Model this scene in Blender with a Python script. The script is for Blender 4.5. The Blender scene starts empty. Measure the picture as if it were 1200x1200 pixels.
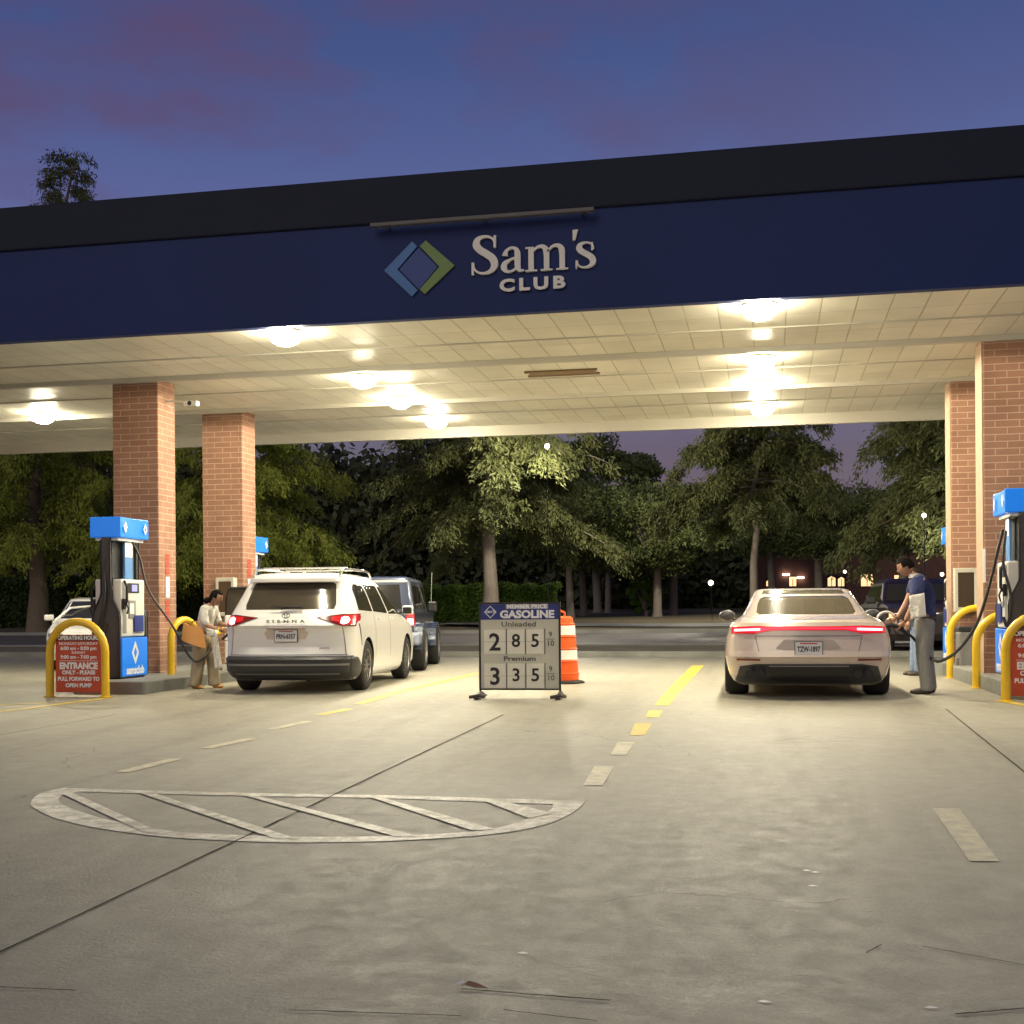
import bpy, bmesh, math, random
import numpy as np
from mathutils import Vector, Matrix
R_ = math.radians
random.seed(7)
rng = np.random.default_rng(11)
sc = bpy.context.scene
C = sc.collection

# ------------------------------------------------------------------ camera
FPX, YAW, ROLL, CH = 1454.7, 0.2028, -0.0079, 1.07
cam_d = bpy.data.cameras.new('camera')
cam = bpy.data.objects.new('camera', cam_d); C.objects.link(cam); sc.camera = cam
cam_d.sensor_width = 36; cam_d.sensor_fit = 'HORIZONTAL'; cam_d.lens = 36 * FPX / 1200
cam_d.shift_y = 116 / 1200; cam_d.clip_end = 3000; cam_d.clip_start = 0.05
_r = np.array([math.cos(YAW), math.sin(YAW), 0.]); _u = np.array([0, 0, 1.]); _f = np.array([-math.sin(YAW), math.cos(YAW), 0])
_c, _s = math.cos(ROLL), math.sin(ROLL)
_r, _u = _c * _r + _s * _u, -_s * _r + _c * _u
m = Matrix.Identity(4)
for i in range(3): m[i][0] = _r[i]; m[i][1] = _u[i]; m[i][2] = -_f[i]
m[2][3] = CH
cam.matrix_world = m

# survey helpers: read real-world positions off the calibrated picture
def ray(x, y): return _f + _r * (x - 600) / FPX - _u * (y - 716) / FPX
def onz(x, y, z=0.0):
    d = ray(x, y); t = (z - CH) / d[2]; return Vector((t * d[0], t * d[1], z))
def atY(x, y, Y):
    d = ray(x, y); t = Y / d[1]; return Vector((t * d[0], Y, CH + t * d[2]))
Y0, SL = 15.7, 0.0181
def gz(Y):                      # the pad is level, the drive falls towards the camera, the land rises behind
    if Y < Y0: return -SL * (Y0 - Y) if Y > -6 else -SL * (Y0 + 6)
    if Y > 30: return 0.012 * (Y - 30)
    return 0.0
def ground(x, y):
    d = ray(x, y); t = (-SL * Y0 - CH) / (d[2] - SL * d[1]); p = Vector((t * d[0], t * d[1], CH + t * d[2]))
    return p if p.y < Y0 else onz(x, y, 0)

# ------------------------------------------------------------------ world + sun
w = bpy.data.worlds.new('World'); sc.world = w; w.use_nodes = True
nt = w.node_tree; N = nt.nodes; L = nt.links
bg = N['Background']
sky = N.new('ShaderNodeTexSky'); sky.sky_type = 'NISHITA'; sky.sun_disc = False
SUN_EL, SUN_AZ = R_(2.0), R_(200)
sky.sun_elevation = SUN_EL; sky.sun_rotation = SUN_AZ
geo = N.new('ShaderNodeTexCoord')
sep = N.new('ShaderNodeSeparateXYZ'); L.new(geo.outputs['Generated'], sep.inputs[0])
ramp = N.new('ShaderNodeValToRGB'); L.new(sep.outputs['Z'], ramp.inputs[0])
e = ramp.color_ramp.elements
e[0].position = 0.0; e[0].color = (.085, .058, .10, 1)
e[1].position = 0.9; e[1].color = (.009, .014, .05, 1)
for p, c in ((.12, (.075, .058, .11, 1)), (.25, (.088, .092, .235, 1)), (.33, (.055, .070, .205, 1)), (.41, (.031, .049, .165, 1)), (.5, (.020, .036, .13, 1))):
    q = e.new(p); q.color = c
mp = N.new('ShaderNodeMapping'); mp.inputs['Scale'].default_value = (3.4, 2.2, 8.5); mp.inputs['Rotation'].default_value = (0.2, .45, 0)
mp.inputs['Location'].default_value = (1.45, .4, 2.3)
L.new(geo.outputs['Generated'], mp.inputs[0])
no = N.new('ShaderNodeTexNoise'); no.inputs['Scale'].default_value = 1.5; no.inputs['Detail'].default_value = 5; no.inputs['Roughness'].default_value = .5
L.new(mp.outputs[0], no.inputs['Vector'])
cr = N.new('ShaderNodeValToRGB'); cr.color_ramp.elements[0].position = .45; cr.color_ramp.elements[1].position = .66
L.new(no.outputs['Fac'], cr.inputs[0])
mx = N.new('ShaderNodeMixRGB'); mx.inputs[2].default_value = (.072, .032, .088, 1)
mf = N.new('ShaderNodeMath'); mf.operation = 'MULTIPLY'; mf.inputs[1].default_value = .8
mr = N.new('ShaderNodeMapRange'); mr.inputs[1].default_value = .12; mr.inputs[2].default_value = -.25; mr.inputs[3].default_value = .15; L.new(sep.outputs['X'], mr.inputs[0])
mk = N.new('ShaderNodeMath'); mk.operation = 'MULTIPLY'; L.new(cr.outputs[0], mk.inputs[0]); L.new(mr.outputs[0], mk.inputs[1])
L.new(mk.outputs[0], mf.inputs[0]); L.new(mf.outputs[0], mx.inputs[0]); L.new(ramp.outputs[0], mx.inputs[1])
sc1 = N.new('ShaderNodeMixRGB'); sc1.blend_type = 'ADD'; sc1.inputs[0].default_value = .02
L.new(mx.outputs[0], sc1.inputs[1]); L.new(sky.outputs[0], sc1.inputs[2])
L.new(sc1.outputs[0], bg.inputs[0]); bg.inputs[1].default_value = 1.0
sd = bpy.data.lights.new('sun_fill', 'SUN'); sd.energy = 0.55; sd.angle = R_(40); sd.color = (1, .93, .74)
so = bpy.data.objects.new('sun_fill', sd); C.objects.link(so)
so.rotation_euler = (R_(62), 0, R_(-14))          # added fill from behind the camera, lifts the ground and front faces
vs = sc.view_settings; vs.view_transform = 'Standard'; vs.look = 'None'; vs.exposure = 0.4; vs.gamma = 1.0

# ------------------------------------------------------------------ materials
def mat(name, col, rough=.6, metal=0., emit=None, es=1., spec=.5, var=0., vs=8., bump=0., bs=60., coat=0., trans=None, stretch=None):
    mt = bpy.data.materials.new(name); mt.use_nodes = True
    n = mt.node_tree.nodes; l = mt.node_tree.links; b = n['Principled BSDF']
    b.inputs['Base Color'].default_value = (*col, 1); b.inputs['Roughness'].default_value = rough
    b.inputs['Metallic'].default_value = metal; b.inputs['Specular IOR Level'].default_value = spec
    if coat: b.inputs['Coat Weight'].default_value = coat; b.inputs['Coat Roughness'].default_value = .04
    if emit: b.inputs['Emission Color'].default_value = (*emit, 1); b.inputs['Emission Strength'].default_value = es
    tc = None
    if var or bump:
        tc = n.new('ShaderNodeTexCoord'); src = tc.outputs['Object']
        if stretch:
            mm = n.new('ShaderNodeMapping'); mm.inputs['Scale'].default_value = stretch; l.new(src, mm.inputs[0]); src = mm.outputs[0]
    if var:
        q = n.new('ShaderNodeTexNoise'); q.inputs['Scale'].default_value = vs; q.inputs['Detail'].default_value = 6
        l.new(src, q.inputs['Vector'])
        x = n.new('ShaderNodeMixRGB'); x.blend_type = 'MIX'
        x.inputs[1].default_value = (*[c * (1 - var) for c in col], 1); x.inputs[2].default_value = (*[min(1, c * (1 + var)) for c in col], 1)
        l.new(q.outputs['Fac'], x.inputs[0]); l.new(x.outputs[0], b.inputs['Base Color'])
    if bump:
        q = n.new('ShaderNodeTexNoise'); q.inputs['Scale'].default_value = bs; q.inputs['Detail'].default_value = 4
        l.new(src, q.inputs['Vector'])
        bp = n.new('ShaderNodeBump'); bp.inputs['Strength'].default_value = bump; bp.inputs['Distance'].default_value = .02
        l.new(q.outputs['Fac'], bp.inputs['Height']); l.new(bp.outputs[0], b.inputs['Normal'])
    if trans:
        t = n.new('ShaderNodeBsdfTranslucent'); t.inputs[0].default_value = (*trans, 1)
        mxs = n.new('ShaderNodeMixShader'); mxs.inputs[0].default_value = .35
        l.new(b.outputs[0], mxs.inputs[1]); l.new(t.outputs[0], mxs.inputs[2]); l.new(mxs.outputs[0], n['Material Output'].inputs[0])
    return mt
M = {}
def leafmat(name, c1, c2, sc_=.5):
    mt = mat(name, c1, .65, spec=.25, trans=c2)
    n = mt.node_tree.nodes; l = mt.node_tree.links
    g = n.new('ShaderNodeNewGeometry'); q = n.new('ShaderNodeTexNoise'); q.inputs['Scale'].default_value = sc_; q.inputs['Detail'].default_value = 3
    l.new(g.outputs['Position'], q.inputs['Vector'])
    r = n.new('ShaderNodeMapRange'); r.inputs[1].default_value = .35; r.inputs[2].default_value = .65; l.new(q.outputs['Fac'], r.inputs[0])
    a = n.new('ShaderNodeMath'); a.operation = 'MULTIPLY_ADD'; a.inputs[1].default_value = .5; l.new(g.outputs['Random Per Island'], a.inputs[0])
    h = n.new('ShaderNodeMath'); h.operation = 'MULTIPLY'; h.inputs[1].default_value = .5; l.new(r.outputs[0], h.inputs[0]); l.new(h.outputs[0], a.inputs[2])
    x = n.new('ShaderNodeMixRGB'); x.inputs[1].default_value = (*c1, 1); x.inputs[2].default_value = (*c2, 1)
    l.new(a.outputs[0], x.inputs[0]); l.new(x.outputs[0], n['Principled BSDF'].inputs['Base Color'])
    return mt
M['leaf_c'] = leafmat('cypress_foliage', (.055, .07, .024), (.13, .14, .05))
M['leaf_lit'] = leafmat('lit_cypress_foliage', (.12, .16, .025), (.36, .40, .07))  # brighter leaf colour stands in for lamp light on the left trees
M['leaf_o'] = leafmat('oak_foliage', (.06, .085, .028), (.14, .165, .055))
M['leaf_d'] = leafmat('wood_foliage', (.06, .075, .04), (.12, .135, .07), .15)
M['leaf_h'] = leafmat('hedge_foliage', (.05, .10, .015), (.12, .21, .03), 1.2)
M['leaf_k'] = leafmat('dark_hedge_foliage', (.03, .05, .015), (.055, .085, .025), 1.2)
M['bark'] = mat('bark', (.15, .115, .08), .9, var=.4, vs=6, bump=.8, bs=14, stretch=(3, 3, .6))
M['barkg'] = mat('pale_bark', (.2, .17, .14), .9, var=.35, vs=6, bump=.8, bs=14, stretch=(3, 3, .6))
M['brown'] = mat('brown_grass', (.10, .082, .045), .95, var=.5, vs=1.5, bump=.5, bs=30)
M['yellow'] = mat('yellow_enamel', (.72, .45, .012), .38, var=.12, vs=9, bump=.05, bs=30, coat=.3)
M['white'] = mat('white_plastic', (.62, .61, .56), .4, var=.05, vs=4)
M['offwhite'] = mat('offwhite_metal', (.5, .48, .41), .5, var=.06, vs=2)
M['grey'] = mat('grey_metal', (.25, .25, .24), .45, .3, var=.12, vs=5)
M['dgrey'] = mat('dark_grey_plastic', (.03, .03, .032), .45, var=.2, vs=6)
M['black'] = mat('black_plastic', (.012, .012, .013), .4)
M['rubber'] = mat('rubber', (.018, .017, .016), .75, var=.3, vs=12, bump=.2, bs=90)
M['chrome'] = mat('bright_metal', (.55, .54, .52), .22, .9)
M['alloy'] = mat('wheel_alloy', (.32, .31, .30), .32, .8)
M['blue'] = mat('pump_blue', (.004, .17, .68), .35, coat=.3, var=.06, vs=3, emit=(.0, .20, .85), es=.30)  # faint glow added to brighten the blue panels and topper
M['wht_lit'] = mat('white_print', (.8, .8, .78), .5)
M['red'] = mat('sign_red', (.50, .06, .016), .5, var=.15, vs=6)
M['redp'] = mat('decal_red', (.45, .05, .03), .6, var=.2, vs=20)
M['navy'] = mat('sign_navy', (.012, .03, .20), .45)
M['signface'] = mat('sign_cream', (.58, .57, .45), .5, var=.06, vs=5)
M['card'] = mat('digit_card', (.78, .76, .62), .5, var=.05, vs=7)
M['ink'] = mat('ink_black', (.012, .011, .01), .5)
M['inkg'] = mat('ink_grey', (.10, .10, .09), .5)
M['orange'] = mat('barrel_orange', (.78, .10, .01), .45, var=.1, vs=5)
M['reflw'] = mat('reflective_white', (.8, .79, .72), .35, var=.08, vs=20)
M['skin'] = mat('skin', (.36, .19, .12), .55, var=.1, vs=20)
M['hair'] = mat('hair', (.010, .008, .007), .9, spec=.1, var=.3, vs=60, bump=.5, bs=150)
M['khaki'] = mat('khaki_cloth', (.40, .33, .21), .9, var=.2, vs=9, bump=1.0, bs=14, stretch=(2, 2, .8))
M['greyp'] = mat('grey_cloth', (.25, .25, .225), .9, var=.15, vs=9, bump=1.0, bs=14, stretch=(2, 2, .8))
M['bluec'] = mat('blue_cloth', (.022, .032, .11), .9, var=.2, vs=12, bump=1.0, bs=18)
M['whitec'] = mat('white_cloth', (.68, .66, .58), .9, var=.08, vs=9, bump=1.0, bs=18)
M['jeans'] = mat('jeans_cloth', (.17, .22, .33), .9, var=.2, vs=12, bump=1.0, bs=18)
M['shoe'] = mat('shoe_leather', (.05, .033, .024), .5)
M['tan'] = mat('tan_leather', (.58, .27, .07), .5, var=.15, vs=10, bump=.2, bs=30)
M['vwhite'] = mat('cream_white_paint', (.82, .81, .76), .3, coat=.8, var=.03, vs=1)
M['psilver'] = mat('champagne_paint', (.54, .45, .38), .26, .15, coat=.8)
M['jeepc'] = mat('slate_blue_paint', (.045, .058, .095), .3, .2, coat=.7)
M['darkred'] = mat('dark_maroon_paint', (.018, .009, .014), .4, .2, coat=.7)
M['glass'] = mat('tinted_glass', (.028, .026, .02), .06, spec=.6)
M['glass2'] = mat('brown_tinted_glass', (.05, .04, .028), .08, spec=.6)
M['tail'] = mat('tail_lens', (.30, .006, .01), .15, emit=(1, .02, .03), es=.35, coat=.5)
M['taild'] = mat('dark_tail_lens', (.16, .006, .008), .12, coat=.5)
M['tailon'] = mat('lit_tail_lamp', (.8, .2, .2), .3, emit=(1, .22, .22), es=9)
M['tailbar'] = mat('lit_tail_bar', (.8, .03, .05), .3, emit=(1, .015, .04), es=2.2)
M['plate'] = mat('plate_white', (.7, .7, .68), .4)
M['lampon'] = mat('lamp_lens', (1, .95, .8), .3, emit=(1, .90, .66), es=110)
M['farlamp'] = mat('far_lamp', (1, .9, .8), .3, emit=(1, .78, .6), es=6)
M['farwin'] = mat('lit_window', (1, .7, .4), .3, emit=(1, .58, .28), es=1.1)
M['orangelamp'] = mat('amber_lamp', (1, .5, .2), .3, emit=(1, .45, .12), es=3)
M['farwall'] = mat('far_brick_wall', (.14, .07, .05), .9, var=.3, vs=2)
M['cap'] = mat('fascia_cap', (.012, .017, .034), .7, spec=.25, var=.15, vs=.7)
M['fascia'] = mat('fascia_blue', (.010, .025, .115), .6, spec=.25, var=.2, vs=.6, bump=.05, bs=3)
M['letter'] = mat('letter_cream', (.80, .78, .70), .5, var=.05, vs=9)
M['lgblue'] = mat('logo_light_blue', (.04, .16, .40), .5)
M['lgblue2'] = mat('logo_blue', (.006, .04, .22), .5)
M['lggreen'] = mat('logo_green', (.14, .24, .06), .5)
M['joint'] = mat('joint_filler', (.06, .052, .042), 1., spec=0.)
M['hose'] = mat('hose_rubber', (.022, .018, .016), .45)

def concrete(name, tint, dark):
    mt = bpy.data.materials.new(name); mt.use_nodes = True
    n = mt.node_tree.nodes; l = mt.node_tree.links; b = n['Principled BSDF']
    tc = n.new('ShaderNodeTexCoord')
    def noise(s, d=8, rf=.6, sc3=None):
        q = n.new('ShaderNodeTexNoise'); q.inputs['Scale'].default_value = s; q.inputs['Detail'].default_value = d; q.inputs['Roughness'].default_value = rf
        if sc3:
            k = n.new('ShaderNodeMapping'); k.inputs['Scale'].default_value = sc3; l.new(tc.outputs['Object'], k.inputs[0]); l.new(k.outputs[0], q.inputs['Vector'])
        else: l.new(tc.outputs['Object'], q.inputs['Vector'])
        return q.outputs['Fac']
    def rmp(src, a, b_, c0=0., c1=1.):
        r = n.new('ShaderNodeMapRange'); r.inputs[1].default_value = a; r.inputs[2].default_value = b_; r.inputs[3].default_value = c0; r.inputs[4].default_value = c1
        l.new(src, r.inputs[0]); return r.outputs[0]
    def mix(f, a, b_, bt='MIX'):
        x = n.new('ShaderNodeMixRGB'); x.blend_type = bt
        for s, v in ((0, f), (1, a), (2, b_)):
            if hasattr(v, 'is_output'): l.new(v, x.inputs[s])
            else: x.inputs[s].default_value = v if s == 0 else (*v, 1)
        return x.outputs[0]
    big = rmp(noise(.30, 10, .7), .3, .7); med = rmp(noise(1.1, 8, .65), .3, .7)
    fine = rmp(noise(75, 6, .8), .35, .65); stre = rmp(noise(.9, 8, .7, (.35, 2.2, 1)), .45, .72)
    col = mix(big, dark, tint)
    col = mix(med, col, mix(.2, col, tint))
    col = mix(rmp(noise(1., 7, .6, (1.3, .12, 1)), .48, .66, 0, .42), col, tuple(c * .55 for c in dark))
    col = mix(rmp(noise(.9, 9, .7, (.14, 2.6, 1)), .45, .70, 0, .07), col, tuple(c * .6 for c in dark))
    col = mix(rmp(fine, 0, 1, 0, .42), col, tuple(c * .45 for c in dark))
    col = mix(rmp(noise(.7, 12, .78, (.5, 1.6, 1)), .50, .64, 0, .05), col, tuple(min(1, c * 1.45) for c in tint))
    stain = rmp(noise(.8, 10, .7, (.8, 1, 1)), .58, .66); col = mix(rmp(stain, 0, 1, 0, .09), col, tuple(c * .4 for c in dark))
    v = n.new('ShaderNodeTexVoronoi'); v.inputs['Scale'].default_value = 26; l.new(tc.outputs['Object'], v.inputs['Vector'])
    spk = rmp(v.outputs['Distance'], .05, .09, 1, 0)
    gate = rmp(noise(1.3, 3), .55, .65)
    mm = n.new('ShaderNodeMath'); mm.operation = 'MULTIPLY'; l.new(spk, mm.inputs[0]); l.new(gate, mm.inputs[1])
    col = mix(mm.outputs[0], col, (.55, .5, .42))
    # fine hairline cracks
    vc = n.new('ShaderNodeTexVoronoi'); vc.feature = 'DISTANCE_TO_EDGE'; vc.inputs['Scale'].default_value = .3
    wob = n.new('ShaderNodeMixRGB'); wob.blend_type = 'ADD'; wob.inputs[0].default_value = .5
    nz = n.new('ShaderNodeTexNoise'); nz.inputs['Scale'].default_value = 1.7; nz.inputs['Detail'].default_value = 8; l.new(tc.outputs['Object'], nz.inputs['Vector'])
    l.new(tc.outputs['Object'], wob.inputs[1]); l.new(nz.outputs['Color'], wob.inputs[2]); l.new(wob.outputs[0], vc.inputs['Vector'])
    ck = rmp(vc.outputs['Distance'], 0, .0022, .55, 0); gate2 = rmp(noise(.35, 3), .5, .56)
    m2 = n.new('ShaderNodeMath'); m2.operation = 'MULTIPLY'; l.new(ck, m2.inputs[0]); l.new(gate2, m2.inputs[1])
    col = mix(m2.outputs[0], col, (.03, .028, .025))
    l.new(col, b.inputs['Base Color'])
    rr = rmp(noise(7, 10, .75), .32, .68, .46, .70); l.new(rr, b.inputs['Roughness'])
    bp = n.new('ShaderNodeBump'); bp.inputs['Strength'].default_value = .55; bp.inputs['Distance'].default_value = .012
    l.new(noise(45, 6, .75), bp.inputs['Height'])
    bp2 = n.new('ShaderNodeBump'); bp2.inputs['Strength'].default_value = .02; bp2.inputs['Distance'].default_value = .05
    l.new(noise(2.2, 6), bp2.inputs['Height']); l.new(bp.outputs[0], bp2.inputs['Normal'])
    l.new(bp2.outputs[0], b.inputs['Normal']); b.inputs['Specular IOR Level'].default_value = .42
    return mt
M['concrete'] = concrete('worn_concrete', (.375, .350, .272), (.315, .292, .225))
M['kerb'] = concrete('kerb_concrete', (.30, .30, .27), (.18, .185, .165))
M['asphalt'] = concrete('old_asphalt', (.15, .135, .125), (.085, .08, .075))

def paint(name, col, base, lo=.42, hi=.6):
    mt = bpy.data.materials.new(name); mt.use_nodes = True
    n = mt.node_tree.nodes; l = mt.node_tree.links; b = n['Principled BSDF']
    tc = n.new('ShaderNodeTexCoord'); q = n.new('ShaderNodeTexNoise'); q.inputs['Scale'].default_value = 7; q.inputs['Detail'].default_value = 10; q.inputs['Roughness'].default_value = .75
    l.new(tc.outputs['Object'], q.inputs['Vector'])
    r = n.new('ShaderNodeMapRange'); r.inputs[1].default_value = lo; r.inputs[2].default_value = hi; l.new(q.outputs['Fac'], r.inputs[0])
    x = n.new('ShaderNodeMixRGB'); x.inputs[1].default_value = (*base, 1); x.inputs[2].default_value = (*col, 1)
    l.new(r.outputs[0], x.inputs[0]); l.new(x.outputs[0], b.inputs['Base Color']); b.inputs['Roughness'].default_value = .55
    return mt
M['pyel'] = paint('yellow_road_paint', (.68, .50, .06), (.45, .36, .15), .32, .5)
M['pyel2'] = paint('faded_yellow_road_paint', (.62, .57, .38), (.42, .38, .29), .38, .58)
M['pwht'] = paint('white_road_paint', (.80, .76, .64), (.40, .36, .275), .42, .60)

def brick(name):
    mt = bpy.data.materials.new(name); mt.use_nodes = True
    n = mt.node_tree.nodes; l = mt.node_tree.links; b = n['Principled BSDF']
    tc = n.new('ShaderNodeTexCoord'); s = n.new('ShaderNodeSeparateXYZ'); l.new(tc.outputs['Object'], s.inputs[0])
    a = n.new('ShaderNodeMath'); a.operation = 'ADD'; l.new(s.outputs[0], a.inputs[0]); l.new(s.outputs[1], a.inputs[1])
    c = n.new('ShaderNodeCombineXYZ'); l.new(a.outputs[0], c.inputs[0]); l.new(s.outputs[2], c.inputs[1])
    t = n.new('ShaderNodeTexBrick'); l.new(c.outputs[0], t.inputs['Vector'])
    t.inputs['Scale'].default_value = 1; t.inputs['Brick Width'].default_value = .305; t.inputs['Row Height'].default_value = .0935
    t.inputs['Mortar Size'].default_value = .0075; t.inputs['Mortar Smooth'].default_value = .2; t.inputs['Bias'].default_value = 0
    t.inputs['Color1'].default_value = (.32, .165, .105, 1); t.inputs['Color2'].default_value = (.27, .135, .085, 1); t.inputs['Mortar'].default_value = (.44, .30, .21, 1)
    q = n.new('ShaderNodeTexNoise'); q.inputs['Scale'].default_value = 2.2; q.inputs['Detail'].default_value = 7; l.new(tc.outputs['Object'], q.inputs['Vector'])
    x = n.new('ShaderNodeMixRGB'); x.blend_type = 'MULTIPLY'; x.inputs[0].default_value = .5
    r = n.new('ShaderNodeMapRange'); r.inputs[1].default_value = .3; r.inputs[2].default_value = .7; r.inputs[3].default_value = .6; r.inputs[4].default_value = 1.15; l.new(q.outputs['Fac'], r.inputs[0])
    l.new(t.outputs['Color'], x.inputs[1]); l.new(r.outputs[0], x.inputs[2]); l.new(x.outputs[0], b.inputs['Base Color'])
    bp = n.new('ShaderNodeBump'); bp.invert = True; bp.inputs['Distance'].default_value = .01; bp.inputs['Strength'].default_value = .6; l.new(t.outputs['Fac'], bp.inputs['Height']); l.new(bp.outputs[0], b.inputs['Normal'])
    b.inputs['Roughness'].default_value = .8
    return mt
M['brick'] = brick('tan_brick')

def ceiling_mat():
    mt = bpy.data.materials.new('ceiling_panels'); mt.use_nodes = True
    n = mt.node_tree.nodes; l = mt.node_tree.links; b = n['Principled BSDF']
    tc = n.new('ShaderNodeTexCoord'); t = n.new('ShaderNodeTexBrick'); mp_ = n.new('ShaderNodeMapping'); mp_.inputs['Location'].default_value = (.15, .2, 0)
    l.new(tc.outputs['Object'], mp_.inputs[0]); l.new(mp_.outputs[0], t.inputs['Vector'])
    t.offset = 0; t.inputs['Scale'].default_value = 1; t.inputs['Brick Width'].default_value = .405; t.inputs['Row Height'].default_value = 1.05
    t.inputs['Mortar Size'].default_value = .008; t.inputs['Mortar Smooth'].default_value = .3
    t.inputs['Color1'].default_value = (.80, .77, .64, 1); t.inputs['Color2'].default_value = (.72, .69, .57, 1); t.inputs['Mortar'].default_value = (.50, .46, .34, 1)
    q = n.new('ShaderNodeTexNoise'); q.inputs['Scale'].default_value = .9; q.inputs['Detail'].default_value = 6; l.new(tc.outputs['Object'], q.inputs['Vector'])
    r = n.new('ShaderNodeMapRange'); r.inputs[1].default_value = .3; r.inputs[2].default_value = .7; r.inputs[3].default_value = .72; r.inputs[4].default_value = 1.1; l.new(q.outputs['Fac'], r.inputs[0])
    x = n.new('ShaderNodeMixRGB'); x.blend_type = 'MULTIPLY'; x.inputs[0].default_value = .6
    l.new(t.outputs['Color'], x.inputs[1]); l.new(r.outputs[0], x.inputs[2]); l.new(x.outputs[0], b.inputs['Base Color'])
    bp = n.new('ShaderNodeBump'); bp.invert = True; bp.inputs['Distance'].default_value = .02; bp.inputs['Strength'].default_value = .8; l.new(t.outputs['Fac'], bp.inputs['Height'])
    bp2 = n.new('ShaderNodeBump'); bp2.inputs['Distance'].default_value = .03; bp2.inputs['Strength'].default_value = .3; q2 = n.new('ShaderNodeTexNoise'); q2.inputs['Scale'].default_value = 3
    l.new(tc.outputs['Object'], q2.inputs['Vector']); l.new(q2.outputs['Fac'], bp2.inputs['Height']); l.new(bp.outputs[0], bp2.inputs['Normal'])
    l.new(bp2.outputs[0], b.inputs['Normal']); b.inputs['Roughness'].default_value = .42
    return mt
M['ceil'] = ceiling_mat()

# ------------------------------------------------------------------ object helpers
def tag(o, label=None, cat=None, group=None, kind=None):
    if label: o['label'] = label
    if cat: o['category'] = cat
    if group: o['group'] = group
    if kind: o['kind'] = kind
    return o
def thing(name, label, cat, loc=(0, 0, 0), rz=0, group=None, s=1):
    o = bpy.data.objects.new(name, None); C.objects.link(o); o.empty_display_size = .2
    o.location = loc; o.rotation_euler = (0, 0, rz); o.scale = (s, s, s)
    return tag(o, label, cat, group)
class MB:
    def __init__(s): s.v = []; s.f = []; s.mi = []
    def add(s, vs, fs, mi=0):
        k = len(s.v); s.v += [tuple(p) for p in vs]; s.f += [tuple(k + i for i in f) for f in fs]; s.mi += [mi] * len(fs); return s
    def box(s, x0, x1, y0, y1, z0, z1, mi=0):
        return s.add([(x, y, z) for z in (z0, z1) for y in (y0, y1) for x in (x0, x1)], [(0, 2, 3, 1), (4, 5, 7, 6), (0, 1, 5, 4), (2, 6, 7, 3), (0, 4, 6, 2), (1, 3, 7, 5)], mi)
    def prism(s, pts, fn, d, mi=0):
        """pts: 2D outline (ccw); fn(u,v,w)->3D; w from 0 to d"""
        n = len(pts); vs = [fn(u, v, 0) for u, v in pts] + [fn(u, v, d) for u, v in pts]
        return s.add(vs, [tuple(range(n))[::-1], tuple(range(n, 2 * n))] + [(i, (i + 1) % n, n + (i + 1) % n, n + i) for i in range(n)], mi)
    def tube(s, path, r, k=10, mi=0, caps=True):
        P = [Vector(p) for p in path]; n = len(P); rs = r if isinstance(r, (list, tuple)) else [r] * n
        t0 = (P[1] - P[0]).normalized(); up = Vector((0, 0, 1)) if abs(t0.z) < .9 else Vector((1, 0, 0)); a = t0.cross(up).normalized()
        vs = []
        for i in range(n):
            t = (P[min(i + 1, n - 1)] - P[max(i - 1, 0)]).normalized(); a = (a - t * a.dot(t)).normalized(); b = t.cross(a)
            vs += [P[i] + (a * math.cos(2 * math.pi * j / k) + b * math.sin(2 * math.pi * j / k)) * rs[i] for j in range(k)]
        fs = [(i * k + j, i * k + (j + 1) % k, (i + 1) * k + (j + 1) % k, (i + 1) * k + j) for i in range(n - 1) for j in range(k)]
        if caps: fs += [tuple(range(k))[::-1], tuple((n - 1) * k + j for j in range(k))]
        return s.add(vs, fs, mi)
    def lathe(s, prof, c=(0, 0, 0), ax='z', k=24, mi=0):
        vs = []
        for r, h in prof:
            for j in range(k):
                a = 2 * math.pi * j / k; p, q = r * math.cos(a), r * math.sin(a)
                vs.append({'z': (c[0] + p, c[1] + q, c[2] + h), 'x': (c[0] + h, c[1] + p, c[2] + q), 'y': (c[0] + p, c[1] + h, c[2] + q)}[ax])
        n = len(prof)
        fs = [(i * k + j, i * k + (j + 1) % k, (i + 1) * k + (j + 1) % k, (i + 1) * k + j) for i in range(n - 1) for j in range(k)]
        return s.add(vs, fs + [tuple(range(k))[::-1], tuple((n - 1) * k + j for j in range(k))], mi)
    def build(s, name, mats, parent=None, smooth=False, bevel=0, loc=None):
        me = bpy.data.meshes.new(name); me.from_pydata([tuple(p) for p in s.v], [], s.f); me.update()
        mats = mats if isinstance(mats, (list, tuple)) else [mats]
        for q in mats: me.materials.append(M[q] if isinstance(q, str) else q)
        me.polygons.foreach_set('material_index', s.mi)
        bm = bmesh.new(); bm.from_mesh(me); bmesh.ops.recalc_face_normals(bm, faces=bm.faces); bm.to_mesh(me); bm.free()
        if smooth:
            me.polygons.foreach_set('use_smooth', [True] * len(me.polygons))
            me.set_sharp_from_angle(angle=R_(40))
        o = bpy.data.objects.new(name, me); C.objects.link(o)
        if parent: o.parent = parent
        if loc: o.location = loc
        if bevel:
            b = o.modifiers.new('bevel', 'BEVEL'); b.width = bevel; b.segments = 2; b.limit_method = 'ANGLE'
        return o
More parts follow.
